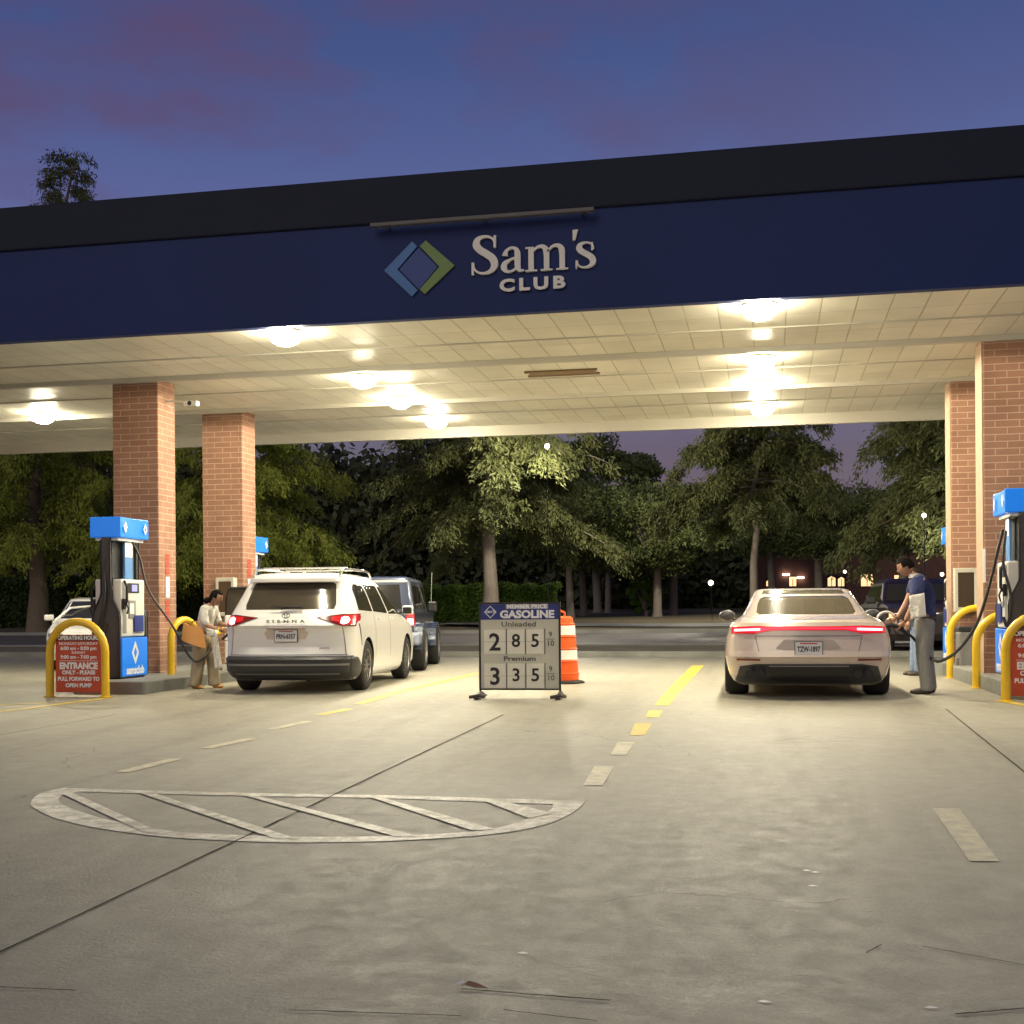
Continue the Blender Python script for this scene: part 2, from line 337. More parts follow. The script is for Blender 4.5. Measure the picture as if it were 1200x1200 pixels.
def text(name, s, size, mt, M4, parent, bold=0., width=None, depth=.004, align='CENTER', label=None, sp=1.0):
    """letters as one mesh; M4 maps (x right, y up, z out) to the parent's space"""
    cu = bpy.data.curves.new(name, 'FONT'); cu.body = s; cu.size = size; cu.align_x = align; cu.align_y = 'CENTER'
    cu.extrude = depth / 2; cu.offset = bold; cu.resolution_u = 3; cu.space_character = sp
    o = bpy.data.objects.new(name, cu); C.objects.link(o)
    dg = bpy.context.evaluated_depsgraph_get(); me = bpy.data.meshes.new_from_object(o.evaluated_get(dg))
    bpy.data.objects.remove(o); me.materials.clear(); me.materials.append(M[mt])
    if width:
        xs = [v.co.x for v in me.vertices]; k = width / (max(xs) - min(xs))
        for v in me.vertices: v.co.x *= k
    me.transform(M4); me.name = name
    q = bpy.data.objects.new(name, me); C.objects.link(q); q.parent = parent
    if label: q['label'] = label
    return q
def face(origin, right, up):
    r = Vector(right).normalized(); u = Vector(up).normalized(); n = r.cross(u)
    mm = Matrix.Identity(4)
    for i in range(3): mm[i][0] = r[i]; mm[i][1] = u[i]; mm[i][2] = n[i]; mm[i][3] = origin[i]
    return mm
def copy_tree(o, parent=None):
    c = o.copy(); C.objects.link(c)
    if parent: c.parent = parent
    for ch in list(o.children): copy_tree(ch, c)
    return c
def structure(o): o['kind'] = 'structure'; return o
def catmull(P, n=6):
    P = [Vector(p) for p in P]; out = []
    for i in range(len(P) - 1):
        a, b, c, d = P[max(i - 1, 0)], P[i], P[i + 1], P[min(i + 2, len(P) - 1)]
        for j in range(n):
            t = j / n
            out.append(.5 * ((2 * b) + (c - a) * t + (2 * a - 5 * b + 4 * c - d) * t * t + (3 * b - a - 3 * c + d) * t ** 3))
    return out + [P[-1]]

# ------------------------------------------------------------------ ground
ys = sorted(set([-40, -20, -6] + [float(i) for i in range(-5, 16)] + [15.7, 20, 25, 28.2]))
mb = MB()
def strip(mb_, y0, y1, x0=-90, x1=90, dz=0., n=1):
    yy = [y0] + [y for y in ys if y0 < y < y1] + [y1]
    for a, b in zip(yy, yy[1:]):
        mb_.add([(x0, a, gz(a) + dz), (x1, a, gz(a) + dz), (x1, b, gz(b) + dz), (x0, b, gz(b) + dz)], [(0, 1, 2, 3)])
strip(mb, -40, 28.2); structure(mb.build('pavement', 'concrete'))
mb = MB(); mb.box(-90, 90, 28.2, 28.45, -.3, .13); structure(mb.build('kerb', 'kerb', bevel=.02))
mb = MB(); mb.add([(-90, 28.45, .10), (90, 28.45, .10), (90, 33.5, .12), (-90, 33.5, .12)], [(0, 1, 2, 3)]); structure(mb.build('grass_verge', 'brown'))
mb = MB(); mb.box(-90, 90, 33.5, 33.75, -.3, .16); structure(mb.build('kerb', 'kerb', bevel=.02))
mb = MB(); mb.add([(-120, 33.75, .045), (120, 33.75, .045), (120, 47, .205), (-120, 47, .205)], [(0, 1, 2, 3)]); structure(mb.build('service_road', 'asphalt'))
mb = MB(); mb.add([(-120, 47, .05), (120, 47, .05), (120, 47, .33), (-120, 47, .33), (120, 47.25, .33), (-120, 47.25, .33)], [(0, 1, 2, 3), (3, 2, 4, 5)]); structure(mb.build('kerb', 'kerb'))
mb = MB(); vs = []
NX, NY = 60, 40
for j in range(NY + 1):
    y = 47.25 + (1500 - 47.25) * (j / NY) ** 2.6
    for i in range(NX + 1):
        x = (-1 + 2 * i / NX) * (130 + (y - 47) * 1.2)
        z = .012 * (min(y, 260) - 30) + (.25 * math.sin(x * .11 + 1) * math.sin(y * .09) if y > 52 else 0) + .1
        vs.append((x, y, z))
mb.add(vs, [(j * (NX + 1) + i, j * (NX + 1) + i + 1, (j + 1) * (NX + 1) + i + 1, (j + 1) * (NX + 1) + i) for j in range(NY) for i in range(NX)])
structure(mb.build('far_ground', 'brown', smooth=True))
# pale path over the bank by the oaks
mb = MB()
def gl(x, y, d=.02): return (x, y, .012 * (min(y, 260) - 30) + (.25 * math.sin(x * .11 + 1) * math.sin(y * .09) if y > 52 else 0) + .1 + d)
for i in range(24):
    xa = -14 + i * 1.0; xb = xa + 1.0
    fa = 58 + 6 * math.sin(xa * .12); fb = 58 + 6 * math.sin(xb * .12)
    mb.add([gl(xa, fa, .05), gl(xb, fb, .05), gl(xb, fb + 5, .05), gl(xa, fa + 5, .05)], [(0, 1, 2, 3)])
structure(mb.build('path', 'kerb'))

def mark(pts_px, mtl, name='road_marking', dz=.004, px=True):
    mb_ = MB(); P = [ground(*p) for p in pts_px]; n = 10; vv = []
    for i in range(n + 1):
        for a, b in ((P[0], P[3]), (P[1], P[2])):
            p = a.lerp(b, i / n); vv.append((p.x, p.y, gz(p.y) + dz))
    mb_.add(vv, [(2 * i, 2 * i + 1, 2 * i + 3, 2 * i + 2) for i in range(n)])
    return structure(mb_.build(name, mtl))
def line(a, b, wd, mtl, name='road_marking', dz=.004, wob=0., n=12):
    A, B = ground(*a), ground(*b); d = (B - A); nn = Vector((-d.y, d.x, 0)).normalized() * wd / 2
    mb_ = MB(); L_ = []; R2 = []
    for i in range(n + 1):
        p = A.lerp(B, i / n) + nn * (random.uniform(-1, 1) * wob); k = random.uniform(.75, 1.25) if wob else 1
        z = gz(p.y) + dz; L_.append((*(p + nn * k).xy, z)); R2.append((*(p - nn * k).xy, z))
    mb_.add(L_ + R2, [(i, i + 1, n + 1 + i + 1, n + 1 + i) for i in range(n)])
    return structure(mb_.build(name, mtl))
# yellow lane line, solid then dashes, right of the price sign
for q, c in (([(811, 780), (825, 780), (784, 827), (767, 827)], 'pyel'), ([(760, 833), (777, 833), (772, 841), (756, 841)], 'pyel'),
             ([(744, 848), (764, 848), (756, 862), (738, 862)], 'pyel'), ([(724, 870), (744, 870), (734, 885), (715, 885)], 'pyel2'), ([(697, 898), (720, 898), (706, 921), (683, 921)], 'pyel2'),
             ([(1093, 948), (1124, 948), (1171, 1010), (1136, 1010)], 'pyel2')):
    mark(q, c)
line((560, 789), (421, 825), .13, 'pyel'); line((409, 831), (375, 838), .13, 'pyel')
for a, b in (((361, 845.5), (318, 855)), ((295, 866), (241, 877)), ((207, 889.5), (144, 905))): line(a, b, .12, 'pyel2')
line((-60, 829), (55, 824), .10, 'pyel'); line((-60, 842), (128, 818), .10, 'pyel'); line((-40, 834), (60, 830), .06, 'pyel2')
line((1168, 821), (1260, 836), .14, 'pyel')
# worn hatched oval
def sp(P, n=5): return [tuple(q)[:2] for q in catmull([(a, b, 0) for a, b in P], n)]
top = [(75, 924), (160, 926.5), (300, 930), (450, 932.5), (560, 935.5), (686, 939.5)]
bot = [(686, 939.5), (674, 951), (648, 964), (612, 973), (570, 979), (500, 984), (430, 987), (350, 988), (300, 987), (200, 982), (120, 972), (70, 961), (44, 950), (36, 941), (48, 930), (75, 924)]
tin = [(92, 928), (160, 930), (300, 933.5), (450, 936), (560, 940), (648, 943)]
bin_ = [(648, 943), (645, 950), (622, 959), (590, 969), (560, 974.5), (500, 978.5), (430, 981), (350, 981.5), (300, 980), (205, 975), (135, 963), (92, 951), (70, 941), (72, 933), (92, 928)]
def band(O, I, mtl):
    O = sp(O); I = sp(I); n = 60
    def samp(P, t):
        k = t * (len(P) - 1); i = min(int(k), len(P) - 2); f = k - i; return (P[i][0] * (1 - f) + P[i + 1][0] * f, P[i][1] * (1 - f) + P[i + 1][1] * f)
    o = [ground(*samp(O, i / n)) for i in range(n + 1)]; q = [ground(*samp(I, i / n)) for i in range(n + 1)]
    mb_.add([(p.x, p.y, gz(p.y) + .004) for p in o + q], [(i, i + 1, n + 2 + i, n + 1 + i) for i in range(n)])
mb_ = MB(); band(top, tin, 'pwht'); band(bot, bin_, 'pwht')
structure(mb_.build('road_marking', 'pwht'))
for q in ([(72, 931), (84, 929.5), (192, 978), (168, 976.5)], [(160, 929), (175, 929), (348, 984), (322, 984)], [(282, 932), (299, 933), (490, 981), (465, 982)], [(433, 935), (449, 936), (580, 973), (553, 974.5)], [(563, 938), (588, 939.5), (648, 954), (620, 960)]):
    mark(q, 'pwht', dz=.007)
for a, b, wd in (((-60, 1145), (590, 838), .012), ((1108, 831), (1290, 977), .011), ((-40, 869), (135, 838), .012)):
    line(a, b, wd, 'joint', 'expansion_joint', .005, .25, 40)
for a, b, wd in (((540, 1160), (715, 1174), .008), ((590, 1185), (700, 1198), .006), ((395, 955), (470, 957), .004), ((900, 872), (1000, 869), .007), ((905, 870), (950, 863), .005),
                 ((1015, 1118), (1033, 1108), .005), ((340, 1185), (540, 1192), .007), ((1120, 1190), (1200, 1183), .008), ((0, 1158), (90, 1162), .007), ((1080, 1110), (1200, 1132), .005)):
    line(a, b, wd, 'joint', 'pavement_crack', .005, .5, 14)

# ------------------------------------------------------------------ canopy
ZC = 4.67; XA_, XB_ = -19.2, 12.6; YF_, YB_ = 14.6, 23.62
def column(cn, x0, x1, y0, y1, z1=ZC + .03):
    mb_ = MB(); mb_.box(x0, x1, y0, y1, .16, z1)
    return mb_.build('brick_column', 'brick', cn, bevel=.012)
cn = thing('fuel_canopy', 'long flat fuel canopy with dark blue fascia and cream panelled ceiling on brick columns', 'canopy', ((XA_ + XB_) / 2, 19, 0))
CX = (XA_ + XB_) / 2
def cl(o): o.location = (-CX, -19, 0); return o
mb = MB(); mb.box(XA_ + .1, XB_ - .1, YF_ + .1, YB_ - .1, ZC, ZC + .08)
cl(mb.build('ceiling', 'ceil', cn))
mb = MB()
for y in (16.2, 17.42, 18.9, 20.43, 21.9): mb.box(XA_ + .1, XB_ - .1, y - (.05 if y in (17.42, 20.43) else .018), y + (.05 if y in (17.42, 20.43) else .018), ZC - (.07 if y in (17.42, 20.43) else .018), ZC - .001)
cl(mb.build('ceiling_rib', 'offwhite', cn))
mb = MB()   # front fascia
mb.box(XA_, XB_, YF_ - .02, YF_ + .1, ZC - .03, 5.82); cl(mb.build('fascia', 'fascia', cn))
mb = MB(); mb.box(XA_ + .12, XB_ - .12, YB_ - .1, YB_, ZC - .2, 5.82); cl(mb.build('rear_fascia', ['offwhite'], cn))
for xa in (XA_, XB_ - .1):
    mb = MB(); mb.box(xa, xa + .1, YF_ + .12, YB_, ZC - .03, 5.82); cl(mb.build('side_fascia', 'fascia', cn))
mb = MB(); mb.box(XA_ - .03, XB_ + .03, YF_ - .06, YF_ + .1, 5.823, 6.39)
mb.box(XA_ - .03, XB_ + .03, YB_ - .1, YB_ + .04, 5.823, 6.39); mb.box(XA_ - .03, XA_ + .1, YF_ + .103, YB_ - .103, 5.823, 6.39); mb.box(XB_ - .1, XB_ + .03, YF_ + .103, YB_ - .103, 5.823, 6.39)
cl(mb.build('parapet_cap', 'cap', cn, bevel=.02))
mb = MB(); mb.box(XA_ + .12, XB_ - .12, YF_ + .12, YB_ - .12, 5.5, 5.6); cl(mb.build('roof_deck', 'cap', cn))
for x0, x1, y0, y1 in ((-9.86, -9.1, 17.5, 18.06), (-9.86, -9.1, 20.6, 21.18), (2.84, 3.6, 17.45, 18.02), (2.84, 3.6, 20.4, 20.98)):
    cl(column(cn, x0, x1, y0, y1))
# added sheets painting the lit left sides of the right columns paler
for y0 in (17.45, 20.4):
    mb = MB(); mb.box(2.822, 2.837, y0 + .02, y0 + .55, .18, ZC - .05); cl(mb.build('lit_side_sheet', mat('lit_column_side', (.36, .24, .16), .8, var=.2, vs=9), cn))
mb = MB(); mb.box(-3.5, -2.5, 18.36, 18.62, ZC - .02, ZC - .003); mb.box(-3.55, -2.45, 18.31, 18.36, ZC - .03, ZC - .003); mb.box(-3.55, -2.45, 18.62, 18.67, ZC - .03, ZC - .003)
o = cl(mb.build('ceiling_hatch', [mat('hatch_brown', (.22, .15, .08), .7)], cn))
# logo on the fascia
yF = YF_ - .022
lg = MB(); fn = lambda u, v, d: (-4.56 + (u - 110) / 320 * .90, yF - d, 4.90 + (418 - v) / 268 * .68)
lg.prism([(240, 152), (262, 178), (172, 282), (262, 388), (236, 416), (112, 283)][::-1], fn, .03); a = cl(lg.build('logo_chevron', 'lgblue', cn))
lg = MB(); lg.prism([(268, 184), (352, 282), (268, 384), (180, 282)][::-1], fn, .025); cl(lg.build('logo_diamond', 'lgblue2', cn))
lg = MB(); lg.prism([(300, 152), (428, 280), (294, 408), (272, 384), (360, 282), (274, 178)][::-1], fn, .03); cl(lg.build('logo_chevron', 'lggreen', cn)['label'] if 0 else lg.build('logo_chevron', 'lggreen', cn))
def stroke(mb_, pts, ox, oz, sx, sz, y, d=.04, n=6):
    P = catmull([(a, b, c) for a, b, c in pts], n); Lh, Rh = [], []
    for i, p in enumerate(P):
        t = (P[min(i + 1, len(P) - 1)] - P[max(i - 1, 0)]); t.z = 0; t.normalize(); nn = Vector((-t.y, t.x, 0)) * p.z / 2
        Lh.append((p.x + nn.x, p.y + nn.y)); Rh.append((p.x - nn.x, p.y - nn.y))
    g = lambda q, w_: (ox + q[0] * sx, y - w_, oz + q[1] * sz)
    k = len(P); vs_ = [g(q, d) for q in Lh] + [g(q, d) for q in Rh] + [g(q, 0) for q in Lh] + [g(q, 0) for q in Rh]
    fs = []
    for i in range(k - 1):
        fs += [(i, i + 1, k + i + 1, k + i), (i, 2 * k + i, 2 * k + i + 1, i + 1), (k + i, k + i + 1, 3 * k + i + 1, 3 * k + i)]
    fs += [(0, k, 3 * k, 2 * k), (k - 1, 3 * k - 1, 4 * k - 1, 2 * k - 1)]
    mb_.add(vs_, fs)
def rect(mb_, x0, x1, y0, y1, ox, oz, sx, sz, y, d=.038):
    mb_.box(ox + x0 * sx, ox + x1 * sx, y - d, y, oz + y0 * sz, oz + y1 * sz)
Sg = [(.52, .70, .05), (.50, .85, .05), (.41, .945, .055), (.27, .965, .07), (.15, .90, .12), (.12, .76, .16), (.20, .63, .17), (.34, .52, .17), (.47, .39, .17), (.51, .22, .15), (.43, .08, .10), (.28, .03, .06), (.14, .07, .05), (.06, .18, .05), (.045, .31, .05)]
OX, OZ, SX, SZ = -3.46, 5.115, .595, .47
lm = MB(); stroke(lm, Sg, OX, OZ, SX * .95, SZ, yF); rect(lm, .47, .52, .67, .98, OX, OZ, SX, SZ, yF); rect(lm, .01, .055, 0, .32, OX, OZ, SX, SZ, yF); cl(lm.build('letter', 'letter', cn))
lm = MB(); stroke(lm, [(.70, .44, .12), (.73, .56, .07), (.83, .635, .06), (.93, .59, .09), (.96, .46, .12), (.96, .18, .12), (1.0, .05, .08), (1.09, .05, .04)], OX, OZ, SX, SZ, yF)
stroke(lm, [(.94, .39, .05), (.82, .34, .06), (.70, .25, .11), (.68, .12, .12), (.76, .035, .07), (.87, .06, .05), (.94, .14, .05)], OX, OZ, SX, SZ, yF, .036); cl(lm.build('letter', 'letter', cn))
lm = MB(); X3 = (1.235, 1.55, 1.865)
for i, xx in enumerate(X3):
    rect(lm, xx - .055, xx + .055, 0.03, .62 if i == 0 else .48, OX, OZ, SX, SZ, yF, .036); rect(lm, xx - .12, xx + .12, 0, .04, OX, OZ, SX, SZ, yF, .04)
rect(lm, 1.12, 1.22, .58, .62, OX, OZ, SX, SZ, yF, .04)
for a in X3[:2]: stroke(lm, [(a + .02, .48, .04), (a + .12, .60, .06), (a + .23, .62, .09), (a + .30, .54, .12), (a + .315, .40, .115)], OX, OZ, SX, SZ, yF, .038)
cl(lm.build('letter', 'letter', cn))
lm = MB(); lm.prism([(2.08, .72), (2.13, .72), (2.19, .98), (2.08, .98)], lambda u, v, d: (OX + u * SX, yF - d, OZ + v * SZ), .035); cl(lm.build('apostrophe', 'letter', cn))
lm = MB(); stroke(lm, [(a * .68, b * .66, c * .78) for a, b, c in Sg], OX + 2.13 * SX, OZ, SX * 1.02, SZ, yF)
rect(lm, 2.13 + .32, 2.13 + .355, .44, .64, OX, OZ, SX, SZ, yF); rect(lm, 2.135, 2.165, 0, .20, OX, OZ, SX, SZ, yF); cl(lm.build('letter', 'letter', cn))
o = text('sign_lettering', 'CLUB', .195, 'letter', face((-2.715 - CX, yF - .03 - 19, 4.96), (1, 0, 0), (0, 0, 1)), cn, bold=.008, width=.80, depth=.03, sp=1.35)
lb = MB(); lb.box(-4.68, -1.95, YF_ - .20, YF_ - .12, 5.745, 5.785)
for x in (-4.5, -3.3, -2.1): lb.box(x - .015, x + .015, YF_ - .12, YF_ - .0, 5.75, 5.78)
cl(lb.build('sign_light_bar', mat('lightbar_grey', (.12, .115, .11), .6), cn))

# canopy lights
def canopy_light(label, x, y, power):
    t = thing('canopy_light', label, 'ceiling light', (x, y, ZC), group='lit dome lights under the canopy')
    q = MB(); q.lathe([(.19, -.03), (.21, -.028), (.21, -.002)], k=20); q.build('housing', 'offwhite', t)
    q = MB(); q.lathe([(.02, -.19), (.10, -.18), (.17, -.14), (.20, -.085), (.195, -.032)], k=20); q.build('lens', 'lampon', t, smooth=True)
    ld = bpy.data.lights.new('lamp_light', 'SPOT'); ld.energy = power; ld.color = (1, .91, .68); ld.shadow_soft_size = .12; ld.spot_size = R_(180); ld.spot_blend = 0
    lo = bpy.data.objects.new('lamp_light', ld); C.objects.link(lo); lo.parent = t; lo.location = (0, 0, -.26)
rows = {14.95: 'at the front edge', 18.05: 'second from the front', 20.0: 'third from the front', 22.35: 'nearest the rear edge'}
PW = 320
for X, nm in ((-12.62, 'left of the brick columns'), (-6.0, 'over the white minivan lane'), (-.06, 'over the champagne sedan lane'), (6.0, 'right of the brick columns')):
    for Y, rn in rows.items():
        if X < -12 and Y in (14.95, 18.05, 22.35): continue
        if X > 5 and Y in (18.05, 22.35): continue
        canopy_light('round glowing canopy light %s, in the row %s' % (rn, nm), X, Y, PW * (1.0 if Y > 15.5 else .8))
# security camera by the left column
t = thing('security_camera', 'small white security camera on a bracket beside the top of the front left brick column', 'camera', (-9.1, 17.8, ZC - .3))
q = MB(); q.tube([(0, 0, 0), (.18, 0, -.01), (.32, -.02, -.04)], .02, 8); q.build('bracket', 'offwhite', t)
q = MB(); q.box(.30, .52, -.06, .05, -.10, -.02); q.build('housing', 'white', t, bevel=.012)
q = MB(); q.lathe([(.035, -.01), (.03, .0)], (.41, -.065, -.06), 'y', 12); q.build('lens', 'black', t)

# column decals
for (x, y, zt) in ((-9.1, 17.5, 1.62), (-9.1, 20.6, 1.66)):
    d = thing('warning_sign', 'narrow red and white warning strip down the %s left brick column' % ('front' if y < 18 else 'rear'), 'sign', (x + .004, y + .26, 0))
    q = MB(); q.box(0, .006, -.06, .06, zt - .30, zt + .02); q.build('panel', 'wht_lit', d)
    for k in range(6):
        for s0 in (zt + .06, zt - .66):
            q = MB(); q.box(0, .004, -.07, .07, s0 + k * .055, s0 + k * .055 + .036); q.build('letter_block', 'redp', d)
d = thing('warning_sign', 'pale vertical strip fixed to the corner of the front right brick column', 'sign', (2.83, 17.46, 1.5)); q = MB(); q.box(-.012, .02, -.014, -.002, -.1, .35); q.build('panel', 'wht_lit', d)

# extinguisher cabinets
def cabinet(x, y, z, label):
    t = thing('extinguisher_cabinet', label, 'cabinet', (x, y, z))
    q = MB(); q.box(-.17, -.12, -.16, 0, 0, .68); q.box(.12, .17, -.16, 0, 0, .68); q.box(-.12, .12, -.16, 0, 0, .07); q.box(-.12, .12, -.16, 0, .61, .68); q.box(-.12, .12, -.02, 0, .07, .61); q.build('case', 'offwhite', t, bevel=.008)
    q = MB(); q.box(-.12, .12, -.15, -.146, .07, .61); q.build('door_glass', 'glass2', t)
    q = MB(); q.lathe([(.02, .1), (.055, .11), (.055, .42), (.03, .47), (.02, .5)], (0, -.08, 0)); q.build('extinguisher', 'redp', t, smooth=True)
cabinet(-9.38, 20.6, 1.02, 'cream extinguisher cabinet on the rear left brick column behind the woman')
cabinet(3.02, 20.4, 1.0, 'cream extinguisher cabinet on the rear right brick column behind the yellow hoops')

# ------------------------------------------------------------------ islands
def island(x0, x1, y0, y1, r=.25, h=.165, y00=None):
    pts = []
    for cx, cy, a0 in ((x1 - r, y0 + r, -90), (x1 - r, y1 - r, 0), (x0 + r, y1 - r, 90), (x0 + r, y0 + r, 180)):
        for k in range(6): a = R_(a0 + k * 18); pts.append((cx + r * math.cos(a), cy + r * math.sin(a)))
    q = MB(); q.prism(pts, lambda u, v, d: (u, v, d - .02), h + .02); return structure(q.build('pump_island', 'kerb', bevel=.015))
island(-9.22, -8.15, 15.25, 17.0, .05); island(-9.98, -8.18, 17.03, 22.4); island(2.74, 4.5, 15.25, 22.3, h=.19)

# ------------------------------------------------------------------ fuel pumps
def octa(cx, cy, rx, ry, hole=.55):
    o = [(cx, cy + ry), (cx - rx, cy), (cx, cy - ry), (cx + rx, cy)]; return o, [(cx + (a - cx) * hole, cy + (b - cy) * hole) for a, b in o]
def diamond_ring(q, fn, cx, cy, rx, ry, hole=.5, d=.004):
    o, i = octa(cx, cy, rx, ry, hole)
    for k in range(4): q.prism([o[k], o[(k + 1) % 4], i[(k + 1) % 4], i[k]], fn, d)
def pump(label, x, y, z=.165):
    t = thing('fuel_pump', label, 'fuel pump', (x, y, z), group='fuel dispensers on the islands'); t.scale = (1, 1, 1.055)
    q = MB(); q.box(-.19, .19, -.34, .34, 0, .54); q.build('lower_cabinet', 'dgrey', t, bevel=.01)
    for s in (-1, 1):
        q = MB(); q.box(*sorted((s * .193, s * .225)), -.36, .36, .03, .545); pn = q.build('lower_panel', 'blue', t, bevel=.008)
        q = MB(); fn_ = (lambda u, v, d, s=s: (s * (.226 + d), s * u, v)); diamond_ring(q, fn_, 0, .34, .10, .155, .5); q.build('logo_diamond', 'wht_lit', pn)
        text('lettering', "samsclub", .15, 'wht_lit', face((s * .228, 0, .105), (0, s, 0), (0, 0, 1)), pn, bold=.005, width=.5)
        # upper cabinet with screen, keypad, reader
        q = MB(); q.box(*sorted((s * .06, s * .20)), -.33, .33, .555, 1.32); cb = q.build('upper_cabinet', 'white', t, bevel=.02)
        q = MB(); q.box(*sorted((s * .201, s * .207)), -.16, .16, 1.14, 1.27); q.build('display', 'black', cb)
        q = MB(); q.box(*sorted((s * .208, s * .211)), -.05, .10, 1.16, 1.25); q.build('display_digits', mat('display_lit', (.2, .2, .5), .4, emit=(.35, .35, .8), es=.6), cb)
        q = MB(); q.box(*sorted((s * .201, s * .215)), -.14, .05, .80, 1.04); q.build('card_reader', 'grey', cb, bevel=.006)
        q = MB(); q.box(*sorted((s * .216, s * .219)), -.12, -.01, .86, 1.0); q.build('keypad', 'wht_lit', cb)
        q = MB(); q.box(*sorted((s * .201, s * .222)), .0, .26, .62, .84); q.build('poster', 'navy', cb)
        q = MB(); q.box(*sorted((s * .201, s * .204)), -.3, -.2, .60, 1.28); q.build('trim', 'grey', cb)
        q = MB(); q.box(*sorted((s * .10, s * .13)), -.10, .12, 1.33, 1.84); bd = q.build('price_board', mat('price_board_blue', (.10, .24, .5), .4), t)
        q = MB(); q.box(*sorted((s * .131, s * .135)), -.09, .11, 1.62, 1.82); q.build('price_card', 'wht_lit', bd)
        # nozzle in its holster and hose loop
        q = MB(); q.tube([(s * .24, -.30, .98), (s * .27, -.30, 1.02), (s * .27, -.30, 1.22), (s * .23, -.30, 1.30)], .018, 8); q.tube([(s * .26, -.30, 1.0), (s * .29, -.30, .93), (s * .27, -.30, .86)], .012, 6)
        q.box(*sorted((s * .21, s * .245)), -.33, -.27, .92, 1.06); q.build('nozzle', 'black', t)
    # bottle-shaped end panels
    prof = [(-.20, 0), (.20, 0), (.20, .80), (.185, .86), (.08, 1.06), (.065, 1.12), (.065, 1.86), (-.065, 1.86), (-.065, 1.12), (-.08, 1.06), (-.185, .86), (-.20, .80)]
    for s in (-1, 1):
        q = MB(); q.prism(prof, lambda u, v, d, s=s: (u * 1.02, s * (.345 + d), v + .02), .05); ep = q.build('end_panel', mat('bronze_black', (.045, .042, .038), .5, 0., var=.15, vs=3), t, bevel=.008)
        q = MB()
        for e_ in (-1, 1): q.tube([(e_ * .204, s * .40, .03), (e_ * .204, s * .40, .81), (e_ * .19, s * .40, .88), (e_ * .082, s * .40, 1.09), (e_ * .07, s * .40, 1.14), (e_ * .07, s * .40, 1.84)], .009, 6)
        q.build('edge_trim', 'black', ep)
    q = MB(); q.box(-.05, .05, -.30, .30, 1.33, 1.88); q.build('centre_mast', 'dgrey', t)
    # topper: waisted blue box with logos
    out = []
    for k in range(13):
        a = -1 + k / 6; out.append((a * .40, .235 - .035 * (1 - a * a)))
    ring = [(b_, a_) for a_, b_ in out] + [(-b_, a_) for a_, b_ in out[::-1]]
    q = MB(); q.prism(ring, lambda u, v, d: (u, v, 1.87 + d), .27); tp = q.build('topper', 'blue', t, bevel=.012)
    q = MB(); q.box(-.17, .17, -.36, .36, 1.83, 1.866); q.build('topper_underside', 'white', t)
    for s in (-1, 1):
        q = MB(); fn_ = lambda u, v, d, s=s: (s * (.232 + d), s * (u) + .30 * 1, v); diamond_ring(q, fn_, 0, 2.005, .05, .075, .5, .006); q.build('logo_diamond', 'wht_lit', tp)
        q = MB(); fn_ = lambda u, v, d, s=s: (s * (.222 + d), s * (u) - .27, v); diamond_ring(q, fn_, 0, 2.005, .05, .075, .5, .02); q.build('logo_diamond', 'wht_lit', tp)
    return t
pA = pump('blue topped fuel pump on the left island in front of the front brick column', -9.0, 16.15)
pB = copy_tree(pA); pB.location = (-9.52, 21.8, .24); pB['label'] = 'blue topped fuel pump mostly hidden behind the rear left brick column'
pC = copy_tree(pA); pC.location = (3.02, 16.1, .23); pC['label'] = 'blue topped fuel pump cut off by the right edge of the picture'
pD = copy_tree(pA); pD.location = (3.14, 21.75, .165); pD['label'] = 'fuel pump behind the rear right brick column, only a sliver of blue topper showing'

def hose(label, pts, r=.016):
    o = MB().tube(catmull(pts, 10), r, 8).build('fuel_hose', 'hose', smooth=True); return tag(o, label, 'hose', 'fuel hoses in use')

# hoops and signs
def hoop(label, x, y, wd=.80, h=.99, rz=0, z=0., r=.052):
    t = thing('hoop_bollard', label, 'bollard', (x, y, z), rz, 'yellow hoop bollards at the island ends')
    pts = [(-wd / 2, 0, 0), (-wd / 2, 0, h - wd / 2)] + [(-wd / 2 * math.cos(a), 0, h - wd / 2 + wd / 2 * math.sin(a)) for a in [R_(k * 12) for k in range(1, 15)]] + [(wd / 2, 0, h - wd / 2), (wd / 2, 0, 0)]
    q = MB(); q.tube(pts, r, 14); q.build('hoop', 'yellow', t, smooth=True)
    for s in (-1, 1):
        q = MB(); q.lathe([(r + .03, 0), (r + .03, .012), (r + .005, .018)], (s * wd / 2, 0, 0), k=14); q.build('base_plate', 'yellow', t)
    return t
def hours_sign(label, x, y, z):
    s = thing('hours_sign', label, 'sign', (x, y, z))
    q = MB(); q.box(-.335, .335, -.012, .012, 0, .76); p = q.build('panel', 'red', s, bevel=.004)
    q = MB(); q.box(-.33, .33, -.0145, -.0125, .675, .755); q.build('header_band', mat('header_maroon', (.12, .025, .015), .5), s)
    rows_ = [('OPERATING HOURS', .074, .715, .60, .003), ('MONDAY-SATURDAY', .045, .64, .56, .001), ('6:00 am - 8:00 pm', .065, .578, .52, .002), ('SUNDAY', .04, .522, .20, .001), ('9:00 am - 7:00 pm', .065, .464, .52, .002),
             ('ENTRANCE', .115, .345, .55, .006), ('ONLY - PLEASE', .072, .26, .48, .003), ('PULL FORWARD TO', .072, .175, .60, .003), ('OPEN PUMP', .072, .09, .38, .003)]
    for s_, sz, zz, wd, bo in rows_:
        text('lettering', s_, sz, 'wht_lit', face((0, -.0155, zz), (1, 0, 0), (0, 0, 1)), s, bold=bo, width=wd, depth=.002)
    q = MB(); q.box(-.28, .28, -.0155, -.0125, .412, .417); q.build('rule', 'wht_lit', s)
hz = gz(14.85)
